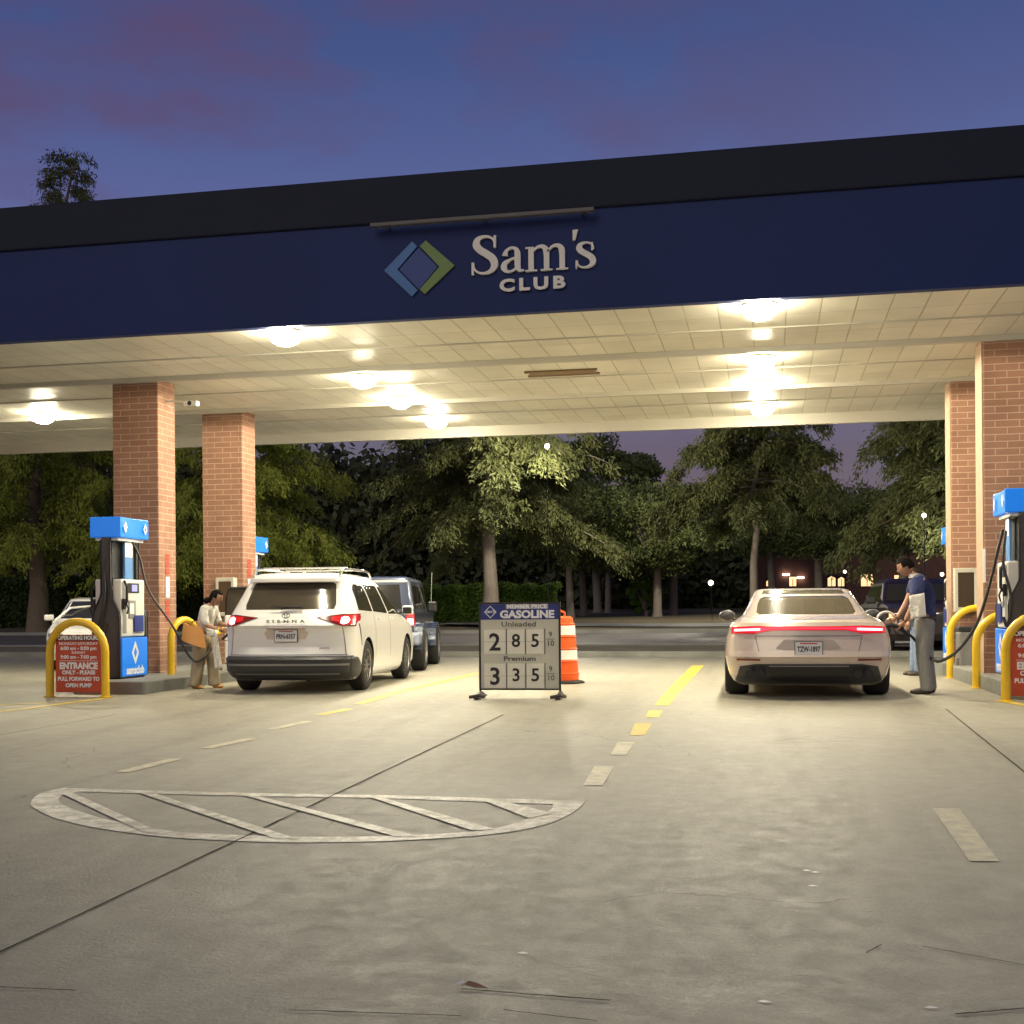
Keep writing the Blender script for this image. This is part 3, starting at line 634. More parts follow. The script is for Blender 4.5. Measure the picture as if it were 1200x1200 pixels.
hA = hoop('yellow hoop bollard framing the red hours sign on the left', -8.88, 14.82, .80, .99, 0, hz); hours_sign('red operating hours and entrance sign inside the left yellow hoop', -8.88, 14.86, hz + .06)
hoop('yellow hoop bollard framing the red sign at the right picture edge', 3.07, 15.07, .80, .99, 0, gz(15.07)); hours_sign('red operating hours sign cut off by the right picture edge', 3.07, 15.11, gz(15.07) + .06)
hoop('nearer yellow hoop bollard beside the woman, partly behind the brick column', -8.62, 17.35, .62, .98, R_(78), 0)
hoop('second yellow hoop bollard close behind the woman', -8.45, 18.3, .42, .80, R_(70), 0)
hoop('larger yellow hoop bollard behind the man, nearer the rear right column', 2.69 + .42, 20.17 - .4, .80, 1.06, 0, 0)
hoop('yellow hoop bollard against the foot of the front right brick column', 2.70 + .40, 17.3, .80, .98, 0, 0)
# ribbed bins behind the right hoops
t = thing('litter_bin', 'grey and dark ribbed bin behind the right yellow hoops', 'bin', (3.16, 20.05, 0))
q = MB(); q.box(-.3, .3, -.2, .22, .02, .70); q.build('body', 'grey', t, bevel=.03)
q = MB(); q.box(-.12, .3, -.215, -.203, .05, .66); q.build('front_panel', 'dgrey', t)
q = MB(); q.box(-.31, .31, -.22, .24, .70, .78); q.build('lid', 'dgrey', t, bevel=.02)
q = MB(); q.box(-.05, .10, -.222, -.216, .53, .62); q.build('label_plate', 'wht_lit', t)
t = thing('electrical_box', 'small dark and pale utility box low behind the hoops on the right island', 'utility box', (2.86, 20.2, .0)); q = MB(); q.box(-.05, .2, -.3, -.2, .02, .3); q.build('case', 'grey', t, bevel=.01)

# ------------------------------------------------------------------ price sign
PS = thing('price_sign', 'white and blue framed gasoline price board reading 285 and 335', 'sign', (-3.01, 15.1, gz(15.1)), R_(3))
q = MB(); W2, H0, H1 = .50, .10, 1.19
for s in (-1, 1): q.box(s * W2 - .012, s * W2 + .012, -.02, .02, .05, H1)
q.box(-W2 + .012, W2 - .012, -.02, .02, H1 - .024, H1); q.box(-W2 + .012, W2 - .012, -.02, .02, H0, H0 + .02); q.build('frame', 'ink', PS)
q = MB(); q.box(-W2 + .012, W2 - .012, -.012, .012, H0 + .02, H1 - .025); q.build('panel', 'signface', PS)
q = MB(); q.box(-W2 + .013, W2 - .013, -.0155, -.0125, .975, H1 - .026); q.build('header', 'navy', PS)
fy = -.0165
q = MB(); q.box(-.17, .36, -.0185, -.0156, 1.105, H1 - .027); q.build('header_strip', mat('strip_grey', (.30, .30, .34), .5), PS)
text('lettering', 'MEMBER PRICE', .068, 'wht_lit', face((.095, -.0195, 1.134), (1, 0, 0), (0, 0, 1)), PS, .003, .50, .002)
text('lettering', 'GASOLINE', .128, 'wht_lit', face((.095, -.0175, 1.035), (1, 0, 0), (0, 0, 1)), PS, .006, .68, .002)
q = MB(); fn_ = lambda u, v, d: (u, -.016 - d, v); o_, i_ = octa(-.365, 1.07, .078, .078, .85)
for k in range(4): q.prism([o_[k], o_[(k + 1) % 4], i_[(k + 1) % 4], i_[k]], fn_, .003)
q.build('logo_diamond', 'wht_lit', PS); text('lettering', "Sam's", .055, 'wht_lit', face((-.365, -.0185, 1.075), (1, 0, 0), (0, 0, 1)), PS, .001, .11, .002)
text('lettering', 'Unleaded', .088, 'inkg', face((-.01, fy, .915), (1, 0, 0), (0, 0, 1)), PS, .001, .43, .002)
text('lettering', 'Premium', .078, 'inkg', face((-.0, fy, .488), (1, 0, 0), (0, 0, 1)), PS, .002, .40, .002)
for z0, ds in ((.55, '285'), (.125, '335')):
    for k, (x0, x1) in enumerate(((-.445, -.175), (-.155, .065), (.085, .305))):
        q = MB(); q.box(x0, x1, -.019, -.0125, z0, z0 + (.30 if z0 > .3 else .305)); c_ = q.build('digit_card', 'card', PS)
        text('digit', ds[k], .30 if k == 0 else .225, 'ink', face(((x0 + x1) / 2, -.0205, z0 + (.135 if k == 0 else .155)), (1, 0, 0), (0, 0, 1)), c_, .006 if k == 0 else .004, None, .002)
    for x in (-.165, .075, .315):
        q = MB(); q.box(x - .004, x + .004, -.021, -.0125, z0 - .005, z0 + .31); q.build('rail', 'inkg', PS)
    q = MB(); q.box(-.45, .30, -.0205, -.0195, z0 + .150, z0 + .1525); q.build('card_seam', 'inkg', PS)
    text('digit', '9', .095, 'inkg', face((.385, fy, z0 + .235), (1, 0, 0), (0, 0, 1)), PS, .001, None, .002)
    text('digit', '10', .095, 'inkg', face((.385, fy, z0 + .125), (1, 0, 0), (0, 0, 1)), PS, .001, None, .002)
    q = MB(); q.box(.335, .435, -.018, -.0125, z0 + .178, z0 + .184); q.build('fraction_bar', 'inkg', PS)
for s in (-1, 1):
    q = MB(); q.box(s * W2 - .03, s * W2 + .03, -.32, .32, .0, .028); q.prism([(-.30, .028), (.30, .028), (.06, .085), (-.06, .085)], lambda u, v, d, s=s: (s * W2 - .018 + d, u, v), .036)
    q.build('foot', 'dgrey', PS, bevel=.005)
    q = MB(); q.tube([(s * W2 - .09, -.30, .03), (s * W2 + .03, -.27, .05), (s * W2 + .09, -.22, .035)], .022, 6); q.build('foot_weight', 'shoe', PS)

# ------------------------------------------------------------------ traffic barrel
TB = thing('traffic_barrel', 'orange and white striped traffic drum behind the price board', 'traffic barrel', (-3.0, 18.1, 0))
prof = [(.27, .05), (.275, .14), (.285, .15), (.265, .16), (.258, .32), (.275, .33), (.25, .345), (.245, .50), (.262, .51), (.238, .525), (.232, .68), (.25, .69), (.225, .705), (.215, .86), (.225, .87), (.20, .885), (.19, .96), (.15, .985), (.02, .99)]
q = MB(); q.lathe(prof, k=36); q.build('drum', 'orange', TB, smooth=True)
for z0, z1, r0, r1 in ((.352, .492, .2515, .2475), (.712, .85, .2265, .2175)):
    q = MB(); q.lathe([(r0 + .002, z0), (r1 + .002, z1)], k=36); q.f = [f for f in q.f if len(f) == 4]; q.mi = [0] * len(q.f); q.build('reflective_band', 'reflw', TB, smooth=True)
q = MB(); q.lathe([(.36, 0), (.36, .025), (.33, .04), (.28, .05)], k=8); q.build('base', 'rubber', TB)
q = MB(); q.tube([(-.07, 0, .985), (-.07, 0, 1.04), (0, 0, 1.07), (.07, 0, 1.04), (.07, 0, .985)], .018, 8); q.build('handle', 'orange', TB, smooth=True)
q = MB(); q.box(-.22, -.12, -.04, .04, 1.0, 1.1); l_ = q.build('lamp_body', 'navy', TB, bevel=.01)
q = MB(); q.box(-.21, -.13, -.045, -.04, 1.06, 1.16); q.box(-.21, -.13, -.04, .04, 1.10, 1.16); q.build('lamp_lens', mat('pale_blue_lens', (.22, .3, .7), .3), l_)

# ------------------------------------------------------------------ vehicles
class Car:
    def __init__(s, keys, n=4.): s.k = sorted(keys); s.n = n
    def par(s, z):
        K = s.k
        if z <= K[0][0]: return K[0][1:]
        for a, b in zip(K, K[1:]):
            if z <= b[0]:
                t = (z - a[0]) / max(1e-6, b[0] - a[0]); return tuple(p * (1 - t) + q_ * t for p, q_ in zip(a[1:], b[1:]))
        return K[-1][1:]
    def rear(s, u, z, off=0):
        yr, yf, w, Dr, Df = s.par(z); x = min(abs(u) / w, .9999)
        return (u, yr + Dr * (1 - (1 - x ** s.n) ** (1 / s.n)) - off, z)
    def front(s, u, z, off=0):
        yr, yf, w, Dr, Df = s.par(z); x = min(abs(u) / w, .9999)
        return (u, yf - Df * (1 - (1 - x ** s.n) ** (1 / s.n)) + off, z)
    def sx(s, y, z):
        yr, yf, w, Dr, Df = s.par(z)
        if y < yr + Dr: q = max(0, min(1, (yr + Dr - y) / Dr)); return w * (1 - q ** s.n) ** (1 / s.n)
        if y > yf - Df: q = max(0, min(1, (y - yf + Df) / Df)); return w * (1 - q ** s.n) ** (1 / s.n)
        return w
    def side(s, sg):
        return lambda y, z, off=0: (sg * (s.sx(y, z) + off), y, z)
    def body(s, name, mt, parent, arches, top_inset=.12, zs=None, well='black'):
        zs = zs or [s.k[0][0] + (s.k[-1][0] - s.k[0][0]) * i / 70 for i in range(71)]
        zs = sorted(set(zs + [k[0] for k in s.k])); K = 10; NS = 26; rings = []
        for z in zs:
            yr, yf, w, Dr, Df = s.par(z); R = []
            for i in range(K + 1):
                a = math.pi / 2 * i / K; R.append((w * math.sin(a) ** (2 / s.n), yr + Dr * (1 - math.cos(a) ** (2 / s.n))))
            for i in range(1, NS): R.append((w, yr + Dr + (yf - Df - yr - Dr) * i / NS))
            for i in range(K, -1, -1):
                a = math.pi / 2 * i / K; R.append((w * math.sin(a) ** (2 / s.n), yf - Df * (1 - math.cos(a) ** (2 / s.n))))
            R += [(-x, y) for x, y in R[-2:0:-1]]
            rings.append([(x, y, z) for x, y in R])
        n = len(rings[0]); zt = zs[-1]
        vs_ = [p for r in rings for p in r]; fs = [(i * n + j, i * n + (j + 1) % n, (i + 1) * n + (j + 1) % n, (i + 1) * n + j) for i in range(len(rings) - 1) for j in range(n)]
        fs += [tuple(range(n))[::-1], tuple((len(rings) - 1) * n + j for j in range(n))]
        q = MB(); q.add(vs_, fs); o = q.build(name, [mt, well], None)
        if arches:
            wmax = max(k[3] for k in s.k); c = MB()
            for (ya, za, ra, dep) in arches:
                for sg in (-1, 1): c.lathe([(ra, 0), (ra, dep)] if sg > 0 else [(ra, -dep), (ra, 0)], (sg * (wmax - dep + .06) if sg > 0 else -(wmax - dep + .06), ya, za), 'x', 40)
            co = c.build('cutter', well, None); bo = o.modifiers.new('b', 'BOOLEAN'); bo.object = co; bo.operation = 'DIFFERENCE'; bo.solver = 'EXACT'
            dg = bpy.context.evaluated_depsgraph_get(); me = bpy.data.meshes.new_from_object(o.evaluated_get(dg))
            bpy.data.objects.remove(co); bpy.data.objects.remove(o)
            for p in me.polygons:
                cc = p.center
                for (ya, za, ra, dep) in arches:
                    if (cc.y - ya) ** 2 + (cc.z - za) ** 2 < (ra * 1.004) ** 2 and abs(cc.x) < s.sx(cc.y, cc.z) - .004: p.material_index = 1
            me.name = name; me.polygons.foreach_set('use_smooth', [True] * len(me.polygons)); me.set_sharp_from_angle(angle=R_(32))
            o = bpy.data.objects.new(name, me); C.objects.link(o)
        o.parent = parent; return o
def patch(name, poly, fn, mtl, parent, off=.004, rows=10, cols=12, thick=.02, smooth=True, col=False):
    if col:
        f0 = fn; fn = lambda v, u, o=0: f0(u, v, o); poly = [(b, a) for a, b in poly]; rows, cols = cols, rows
    vmin = min(p[1] for p in poly); vmax = max(p[1] for p in poly)
    lv = sorted(set([round(vmin + (vmax - vmin) * i / rows, 5) for i in range(rows + 1)] + [round(p[1], 5) for p in poly])); G = []
    for v in lv:
        vv = min(max(v, vmin + 1e-5), vmax - 1e-5); xs = []
        for a, b in zip(poly, poly[1:] + poly[:1]):
            if (a[1] - vv) * (b[1] - vv) <= 0 and a[1] != b[1]: xs.append(a[0] + (b[0] - a[0]) * (vv - a[1]) / (b[1] - a[1]))
        G.append((v, min(xs), max(xs)))
    n = cols + 1; vs_ = []
    for v, a, b in G:
        for j in range(n): vs_.append(fn(a + (b - a) * j / cols, v, off))
    k = len(vs_)
    for v, a, b in G:
        for j in range(n): vs_.append(fn(a + (b - a) * j / cols, v, off - thick))
    r = len(G); fs = [(i * n + j, i * n + j + 1, (i + 1) * n + j + 1, (i + 1) * n + j) for i in range(r - 1) for j in range(cols)]
    bd = [j for j in range(n)] + [i * n + cols for i in range(1, r)] + [(r - 1) * n + j for j in range(cols - 1, -1, -1)] + [i * n for i in range(r - 2, 0, -1)]
    fs += [(a, b, b + k, a + k) for a, b in zip(bd, bd[1:] + bd[:1])]
    q = MB(); q.add(vs_, fs); return q.build(name, mtl, parent, smooth=smooth)
def wheel(parent, x, y, r, wd, sg, spokes=10, mtl='alloy'):
    e = bpy.data.objects.new('wheel', None); C.objects.link(e); e.parent = parent; e.location = (x, y, r)
    h = wd / 2; q = MB()
    q.lathe([(r * .66, -h), (r * .90, -h), (r * .965, -h * .86), (r, -h * .6), (r, h * .6), (r * .965, h * .86), (r * .9, h), (r * .66, h)], ax='x', k=40); q.f = [f for f in q.f if len(f) == 4]; q.mi = [0] * len(q.f); q.build('tyre', 'rubber', e, smooth=True)
    q = MB(); s_ = sg; q.lathe([(r * .66, 0), (r * .67, h * .9), (r * .63, h * .98), (r * .60, h * .85), (r * .58, h * .2), (r * .1, h * .15)] if sg > 0 else [(r * .1, -h * .15), (r * .58, -h * .2), (r * .60, -h * .85), (r * .63, -h * .98), (r * .67, -h * .9), (r * .66, 0)], ax='x', k=40)
    for i in range(spokes):
        a = 2 * math.pi * i / spokes; c, s2 = math.cos(a), math.sin(a); pts = []
        for rr, hw in ((r * .1, r * .045), (r * .62, r * .03)):
            for d in (-hw, hw): pts.append((rr * c - d * s2, rr * s2 + d * c))
        x0, x1 = sorted((s_ * h * .35, s_ * h * .82)); pp = [pts[0], pts[1], pts[3], pts[2]]
        q.prism(pp, lambda u, v, d, x0=x0: (x0 + d, u, v), x1 - x0)
    q.lathe([(r * .13, min(s_ * h * .3, s_ * h * .88)), (r * .13, max(s_ * h * .3, s_ * h * .88))], ax='x', k=16); q.build('rim', mtl, e)
    return e
def plate(parent, s_, y, z, w_=.31, h_=.155, tilt=0, size=.085):
    q = MB(); q.box(-w_ / 2 - .008, w_ / 2 + .008, y - .01, y, z - h_ / 2 - .008, z + h_ / 2 + .008); p = q.build('plate', 'dgrey', parent)
    q = MB(); q.box(-w_ / 2, w_ / 2, y - .0125, y - .0095, z - h_ / 2, z + h_ / 2); q.build('plate_face', 'plate', p)
    text('plate_number', s_, size, 'ink', face((0, y - .0145, z - .01), (1, 0, 0), (0, 0, 1)), p, .0025, w_ * .86, .002)
    q = MB(); q.box(-w_ * .32, w_ * .32, y - .0145, y - .0125, z + h_ * .34, z + h_ * .43); q.build('plate_state', 'redp', p); return p

# --- white minivan
VS = 1.0
van = thing('parked_minivan', 'cream white minivan with roof rails refuelling in the left lane, its left door open', 'car', (-6.20, 15.32, 0), R_(5.5))
WV = .905
vk = [(.17, .26, 4.55, .80, .35, .6), (.22, .12, 4.75, .85, .45, .7), (.30, .04, 4.85, .885, .50, .8), (.46, .02, 4.88, .90, .52, .9), (.50, .08, 4.88, .903, .50, .9), (.62, .10, 4.86, WV, .48, .9), (.80, .10, 4.80, WV, .46, .95), (.86, .085, 4.72, .902, .45, .95), (.90, .06, 4.6, .898, .45, .9),
      (.955, .10, 4.25, .888, .45, .8), (1.03, .16, 3.85, .873, .45, .7), (1.10, .22, 3.65, .855, .46, .7), (1.30, .38, 3.2, .79, .48, .6), (1.47, .50, 2.8, .73, .48, .6), (1.53, .50, 2.62, .695, .42, .6), (1.575, .52, 2.5, .64, .36, .55), (1.605, .64, 2.3, .55, .32, .5), (1.62, .85, 2.1, .42, .3, .4)]
cv = Car(vk, 3.4); RA, FA = .98, 3.80
cv.body('body', 'vwhite', van, [(RA, .345, .385, .34), (FA, .345, .385, .34)])
patch('rear_window', [(-.60, 1.115), (.60, 1.115), (.615, 1.18), (.565, 1.45), (.53, 1.475), (-.53, 1.475), (-.565, 1.45), (-.615, 1.18)], cv.rear, 'glass2', van, .004, 12, 24)
patch('rear_spoiler', [(-.60, 1.485), (.60, 1.485), (.57, 1.535), (-.57, 1.535)], cv.rear, 'vwhite', van, .10, 4, 20, .14)
q = MB(); q.tube([(-.10, .195, 1.12), (.02, .20, 1.145), (.18, .205, 1.155)], .012, 6); q.tube([(.20, .18, 1.14), (-.22, .18, 1.155)], .009, 6); q.build('wiper', 'black', van)
patch('bumper', [(-.80, .175), (.80, .175), (.835, .22), (.855, .34), (.86, .50), (-.86, .50), (-.855, .34), (-.835, .22)], cv.rear, 'dgrey', van, .012, 14, 40, .03)
patch('bumper_trim', [(-.82, .372), (.82, .372), (.82, .398), (-.82, .398)], cv.rear, 'grey', van, .028, 2, 30, .02)
patch('bumper_slot', [(-.7, .255), (.7, .255), (.7, .268), (-.7, .268)], cv.rear, 'grey', van, .022, 2, 30, .02)
for s in (-1, 1):
    P = [(s * .40, 1.01), (s * .60, .945), (s * .72, .895), (s * .885, .885), (s * .89, 1.05), (s * .74, 1.05), (s * .60, 1.035)]
    tl = patch('taillight', P, cv.rear, 'taild', van, .018, 20, 36, .03, col=True)
    patch('light_guide', [(s * .60, .965), (s * .87, .91), (s * .87, 1.035), (s * .60, 1.02)], cv.rear, 'tail', tl, .021, 16, 16, .02, col=True)
    patch('lit_lamp', [(s * .72, .93), (s * .765, .915), (s * .81, .935), (s * .825, .97), (s * .80, 1.01), (s * .76, 1.02), (s * .72, 1.0)], cv.rear, 'tailon', tl, .026, 12, 10, .02, col=True)
    patch('side_lens', [(.26, .93), (.54, .96), (.62, 1.0), (.60, 1.045), (.36, 1.045), (.28, 1.04)], cv.side(s), 'tail', tl, .008, 6, 10, .02)
    patch('body_crease', [(.44, .92), (.50, .92), (.60, .64), (.585, .62)], cv.side(s), 'black', van, .002, 10, 2, .004)
    patch('bumper_corner', [(.22, .21), (.61, .21), (.585, .30), (.50, .40), (.36, .475), (.22, .50)], cv.side(s), 'dgrey', van, .012, 8, 10, .03)
    # side windows
    patch('side_window', [(.62, 1.10), (1.42, 1.08), (1.38, 1.30), (1.27, 1.455), (.80, 1.455), (.70, 1.38)], cv.side(s), 'glass', van, .004, 10, 8)
    patch('side_window', [(1.50, 1.08), (2.42, 1.05), (2.28, 1.30), (2.15, 1.455), (1.38, 1.455), (1.47, 1.25)], cv.side(s), 'glass', van, .004, 10, 8)
    patch('side_window', [(2.50, 1.045), (3.42, 1.03), (3.1, 1.20), (2.72, 1.40), (2.55, 1.44), (2.25, 1.455), (2.38, 1.25)], cv.side(s), 'glass', van, .004, 10, 8)
    for (a, b) in ((1.46, 1.40), (2.46, 2.3)): patch('door_seam', [(a, .42), (a + .01, .42), (a + .01, 1.05), (a, 1.05)], cv.side(s), 'dgrey', van, .001, 8, 1, .003)
    for yy in (1.66, 2.56): patch('door_handle', [(yy, .965), (yy + .18, .965), (yy + .18, .99), (yy, .99)], cv.side(s), 'vwhite', van, .03, 2, 4, .03)
    patch('side_skirt', [(1.40, .18), (3.38, .18), (3.38, .26), (1.40, .26)], cv.side(s), 'vwhite', van, .012, 3, 6, .03)
    # roof rails
    q = MB(); rl = catmull([(s * .60, .62, 1.56), (s * .60, .78, 1.655), (s * .60, 1.2, 1.67), (s * .60, 2.0, 1.67), (s * .59, 2.4, 1.65), (s * .58, 2.6, 1.58)], 6); q.tube(rl, .018, 8); q.build('roof_rail', 'chrome', van, smooth=True)
    wm = bpy.data.objects.new('side_mirror', None); C.objects.link(wm); wm.parent = van; wm.location = (s * .89, 3.38, 1.07)
    q = MB(); q.box(*sorted((s * .02, s * .19)), -.05, .07, -.04, .10); q.build('housing', 'vwhite', wm, bevel=.035)
    q = MB(); q.box(*sorted((s * .035, s * .175)), -.056, -.051, -.03, .075); q.build('mirror_glass', 'black', wm, bevel=.002)
    q = MB(); q.tube([(-s * .03, 0, -.01), (s * .08, 0, .02)], .025, 6); q.build('arm', 'black', wm)
    wheel(van, s * .785, RA, .345, .22, s); wheel(van, s * .785, FA, .345, .22, s)
patch('tailgate_seam', [(-.80, .512), (.80, .512), (.80, .519), (-.80, .519)], cv.rear, 'dgrey', van, .002, 1, 40, .003)
for s in (-1, 1):
    patch('tailgate_seam', [(s * .775, .52), (s * .782, .52), (s * .745, .89), (s * .738, .89)], cv.rear, 'dgrey', van, .002, 16, 1, .003)
for y in (1.05, 2.1):
    q = MB(); q.box(-.60, .60, y - .03, y + .03, 1.675, 1.70); q.build('roof_crossbar', 'chrome', van, bevel=.01)
q = MB(); q.prism([(.9, 0), (1.06, 0), (1.06, .055)], lambda u, v, d: (d - .012, u, 1.605 + v), .024); q.build('roof_antenna', 'vwhite', van)
patch('plate_recess', [(-.26, .72), (.26, .72), (.36, .66), (.44, .62), (.30, .845), (.22, .875), (-.22, .875), (-.30, .845)][:2] + [(.30, .80), (.22, .87), (-.22, .87), (-.30, .80)], cv.rear, mat('recess_paint', (.62, .53, .42), .4), van, .003, 5, 12, .004)
plate(van, 'PRN-6357', .085, .765, .30, .15)
q = MB(); q.box(-.26, .26, .055, .09, .862, .885); q.build('tailgate_grip', 'chrome', van, bevel=.005)
em = MB()
for pts in ([(.052 * math.cos(a), .036 * math.sin(a)) for a in [2 * math.pi * i / 24 for i in range(25)]], [(.018 * math.cos(a), .034 * math.sin(a)) for a in [2 * math.pi * i / 16 for i in range(17)]], [(.034 * math.cos(a), .012 * math.sin(a) + .018) for a in [2 * math.pi * i / 16 for i in range(17)]]):
    em.tube([(x, .085, 1.035 + z) for x, z in pts], .006, 5, caps=False)
em.build('emblem', 'grey', van)
text('model_lettering', 'SIENNA', .055, 'grey', face((0, .062, .955), (1, 0, 0), (0, 0, 1)), van, .002, .52, .006, sp=1.9)
text('badge_lettering', 'AWD', .04, 'grey', face((.52, .072, .60), (1, 0, 0), (0, 0, 1)), van, .001, .14, .006)
q = MB(); q.box(-.7, .7, .3, 4.4, .20, .26); q.tube([(.25, .25, .20), (.25, .8, .22)], .045, 10); q.build('underbody', 'black', van)
# open left front door
dr = bpy.data.objects.new('open_door', None); C.objects.link(dr); dr.parent = van; dr.location = (-.90, 3.30, 0); dr.rotation_euler = (0, 0, R_(-62))
q = MB(); q.box(-.03, .03, -1.0, 0, .30, 1.04); q.build('panel', 'vwhite', dr, bevel=.02)
q = MB(); q.tube([(0, -.98, 1.03), (.04, -.98, 1.30), (.08, -.95, 1.46), (.08, -.6, 1.47), (.05, -.2, 1.25), (.0, .0, 1.05)], .018, 8); q.build('window_frame', 'black', dr)
q = MB(); q.prism([(-.98, 1.04), (-.02, 1.04), (-.2, 1.24), (-.6, 1.45), (-.94, 1.45)], lambda u, v, d: (.02 + d + (v - 1.04) * .13, u, v), .006); q.build('window', 'glass2', dr)

# --- champagne sedan
psl = .98
por = thing('parked_sedan', 'low champagne sedan with a glowing red tail light bar refuelling in the right lane', 'car', (.475, 14.98, 0), R_(0.6))
pk = [(.15, .34, 4.6, .82, .3, .5), (.19, .20, 4.8, .88, .42, .7), (.27, .10, 4.9, .93, .50, .8), (.40, .05, 4.95, .965, .55, .9), (.50, .02, 4.97, .98, .58, 1.0), (.57, .05, 4.97, .984, .58, 1.0), (.70, .08, 4.9, .975, .58, 1.0), (.78, .09, 4.8, .955, .57, 1.0), (.86, .10, 4.5, .93, .58, .9), (.91, .14, 4.1, .895, .60, .9),
      (.94, .24, 3.75, .85, .64, .8), (.965, .42, 3.6, .81, .66, .7), (.99, .62, 3.5, .775, .66, .7), (1.09, .95, 3.2, .715, .6, .7), (1.20, 1.32, 2.9, .665, .5, .6), (1.28, 1.66, 2.65, .63, .42, .5), (1.32, 1.80, 2.5, .60, .35, .4), (1.34, 1.95, 2.35, .52, .22, .3)]
cp = Car(pk, 3.0)
cp.body('body', 'psilver', por, [(1.05, .345, .375, .36), (3.98, .345, .375, .36)])
patch('rear_window', [(-.56, 1.0), (.56, 1.0), (.60, 1.03), (.585, 1.12), (.555, 1.20), (.49, 1.235), (-.49, 1.235), (-.555, 1.20), (-.585, 1.12), (-.60, 1.03)], cp.rear, 'glass2', por, .003, 14, 26, .01)
patch('roof_glass', [(-.53, 1.262), (.53, 1.262), (.50, 1.322), (-.50, 1.322)], cp.rear, 'glass', por, .004, 8, 18, .01)
tb = patch('tail_bar', [(-.90, .775), (-.62, .775), (-.42, .815), (.42, .815), (.62, .775), (.90, .775), (.90, .855), (.60, .868), (.42, .862), (-.42, .862), (-.60, .868), (-.90, .855)], cp.rear, 'tail', por, .010, 8, 80, .03, col=True)
patch('lit_strip', [(-.88, .80), (-.60, .80), (-.42, .830), (.42, .830), (.60, .80), (.88, .80), (.88, .835), (.60, .852), (.42, .845), (-.42, .845), (-.60, .852), (-.88, .835)], cp.rear, 'tailbar', tb, .016, 6, 80, .02, col=True)
for s in (-1, 1):
    patch('lit_lamp', [(s * .56, .815), (s * .86, .806), (s * .86, .828), (s * .56, .838)], cp.rear, 'tailon', tb, .020, 3, 12, .02, col=True)
    patch('reflector', [(s * .56, .455), (s * .84, .455), (s * .84, .475), (s * .56, .475)], cp.rear, 'taild', por, .012, 2, 10, .02)
    xh = bpy.data.objects.new('exhaust_tips', None); C.objects.link(xh); xh.parent = por
    for dx in (-.065, .065):
        q = MB(); P = [(.050, .0), (.050, .09), (.045, .09), (.040, .02)]; q.lathe([(r, -h) for r, h in P][::-1], (s * .62 + dx, .12, .305), 'y', 20); q.build('tip', 'dgrey', xh, smooth=True)
        q = MB(); q.lathe([(.039, 0), (.039, .005)], (s * .62 + dx, .05, .305), 'y', 16); q.build('bore', 'black', xh)
    patch('side_window', [(1.5, 1.0), (2.3, .99), (2.3, 1.20), (1.9, 1.24), (1.75, 1.18)], cp.side(s), 'glass', por, .003, 8, 8, .008)
    patch('side_window', [(2.36, .99), (3.35, .985), (3.05, 1.1), (2.75, 1.20), (2.36, 1.22)], cp.side(s), 'glass', por, .003, 8, 8, .008)
    wm = bpy.data.objects.new('side_mirror', None); C.objects.link(wm); wm.parent = por; wm.location = (s * .88, 3.25, .92)
    q = MB(); q.lathe([(.02, -.09), (.065, -.07), (.08, .0), (.065, .07), (.02, .10)], (s * .13, 0, .06), 'y', 16)
    q.v = [(s * .13 + (x - s * .13) * 1.5, y, z) for x, y, z in q.v]; q.build('housing', 'dgrey', wm, smooth=True)
    q = MB(); q.tube([(-s * .06, 0, -.02), (s * .1, 0, .03)], .02, 6); q.build('arm', 'black', wm)
    wheel(por, s * .845, 1.05, .345, .29, s, 5); wheel(por, s * .845, 3.98, .345, .26, s, 5)
patch('diffuser', [(-.86, .205), (-.80, .17), (.80, .17), (.86, .205), (.80, .385), (.62, .415), (-.62, .415), (-.80, .385)], cp.rear, 'dgrey', por, .012, 10, 40, .03)
patch('diffuser_insert', [(-.44, .20), (.44, .20), (.48, .39), (-.48, .39)], cp.rear, 'black', por, .02, 6, 20, .02)
patch('diffuser_trim', [(-.46, .385), (.46, .385), (.46, .397), (-.46, .397)], cp.rear, 'grey', por, .028, 2, 20, .02)
patch('plate_recess', [(-.30, .585), (.30, .585), (.38, .57), (.30, .70), (.22, .715), (-.22, .715), (-.30, .70), (-.38, .57)][:2] + [(.38, .60), (.28, .705), (-.28, .705), (-.38, .60)], cp.rear, mat('recess_dark', (.30, .25, .22), .35), por, .003, 5, 14, .004)
patch('bumper_ridge', [(-.86, .500), (.86, .500), (.86, .525), (-.86, .525)], cp.rear, 'psilver', por, .022, 3, 40, .02)
patch('boot_seam', [(-.62, .745), (.62, .745), (.62, .750), (-.62, .750)], cp.rear, 'dgrey', por, .002, 1, 40, .003)
for s in (-1, 1): patch('boot_seam', [(s * .615, .745), (s * .621, .745), (s * .575, .56), (s * .569, .56)], cp.rear, 'dgrey', por, .002, 12, 1, .003)
plate(por, 'TZW-1897', .045, .60, .31, .155)
patch('rear_spoiler', [(-.60, .945), (.60, .945), (.60, .957), (-.60, .957)], cp.rear, 'psilver', por, .03, 2, 30, .03)
text('model_lettering', 'PANAMERA', .03, 'grey', face((0, .085, .745), (1, 0, 0), (0, 0, 1)), por, .001, .34, .006, sp=1.3)
q = MB(); q.box(-.75, .75, .35, 4.4, .17, .21); q.build('underbody', 'black', por)
ff = bpy.data.objects.new('fuel_flap', None); C.objects.link(ff); ff.parent = por; ff.location = (.965, 1.35, .84)
q = MB(); q.lathe([(.05, 0), (.06, .02), (.06, .03), (.05, .035)], (.10, .0, .05), 'y', 20); q.build('flap', 'psilver', ff, smooth=True)

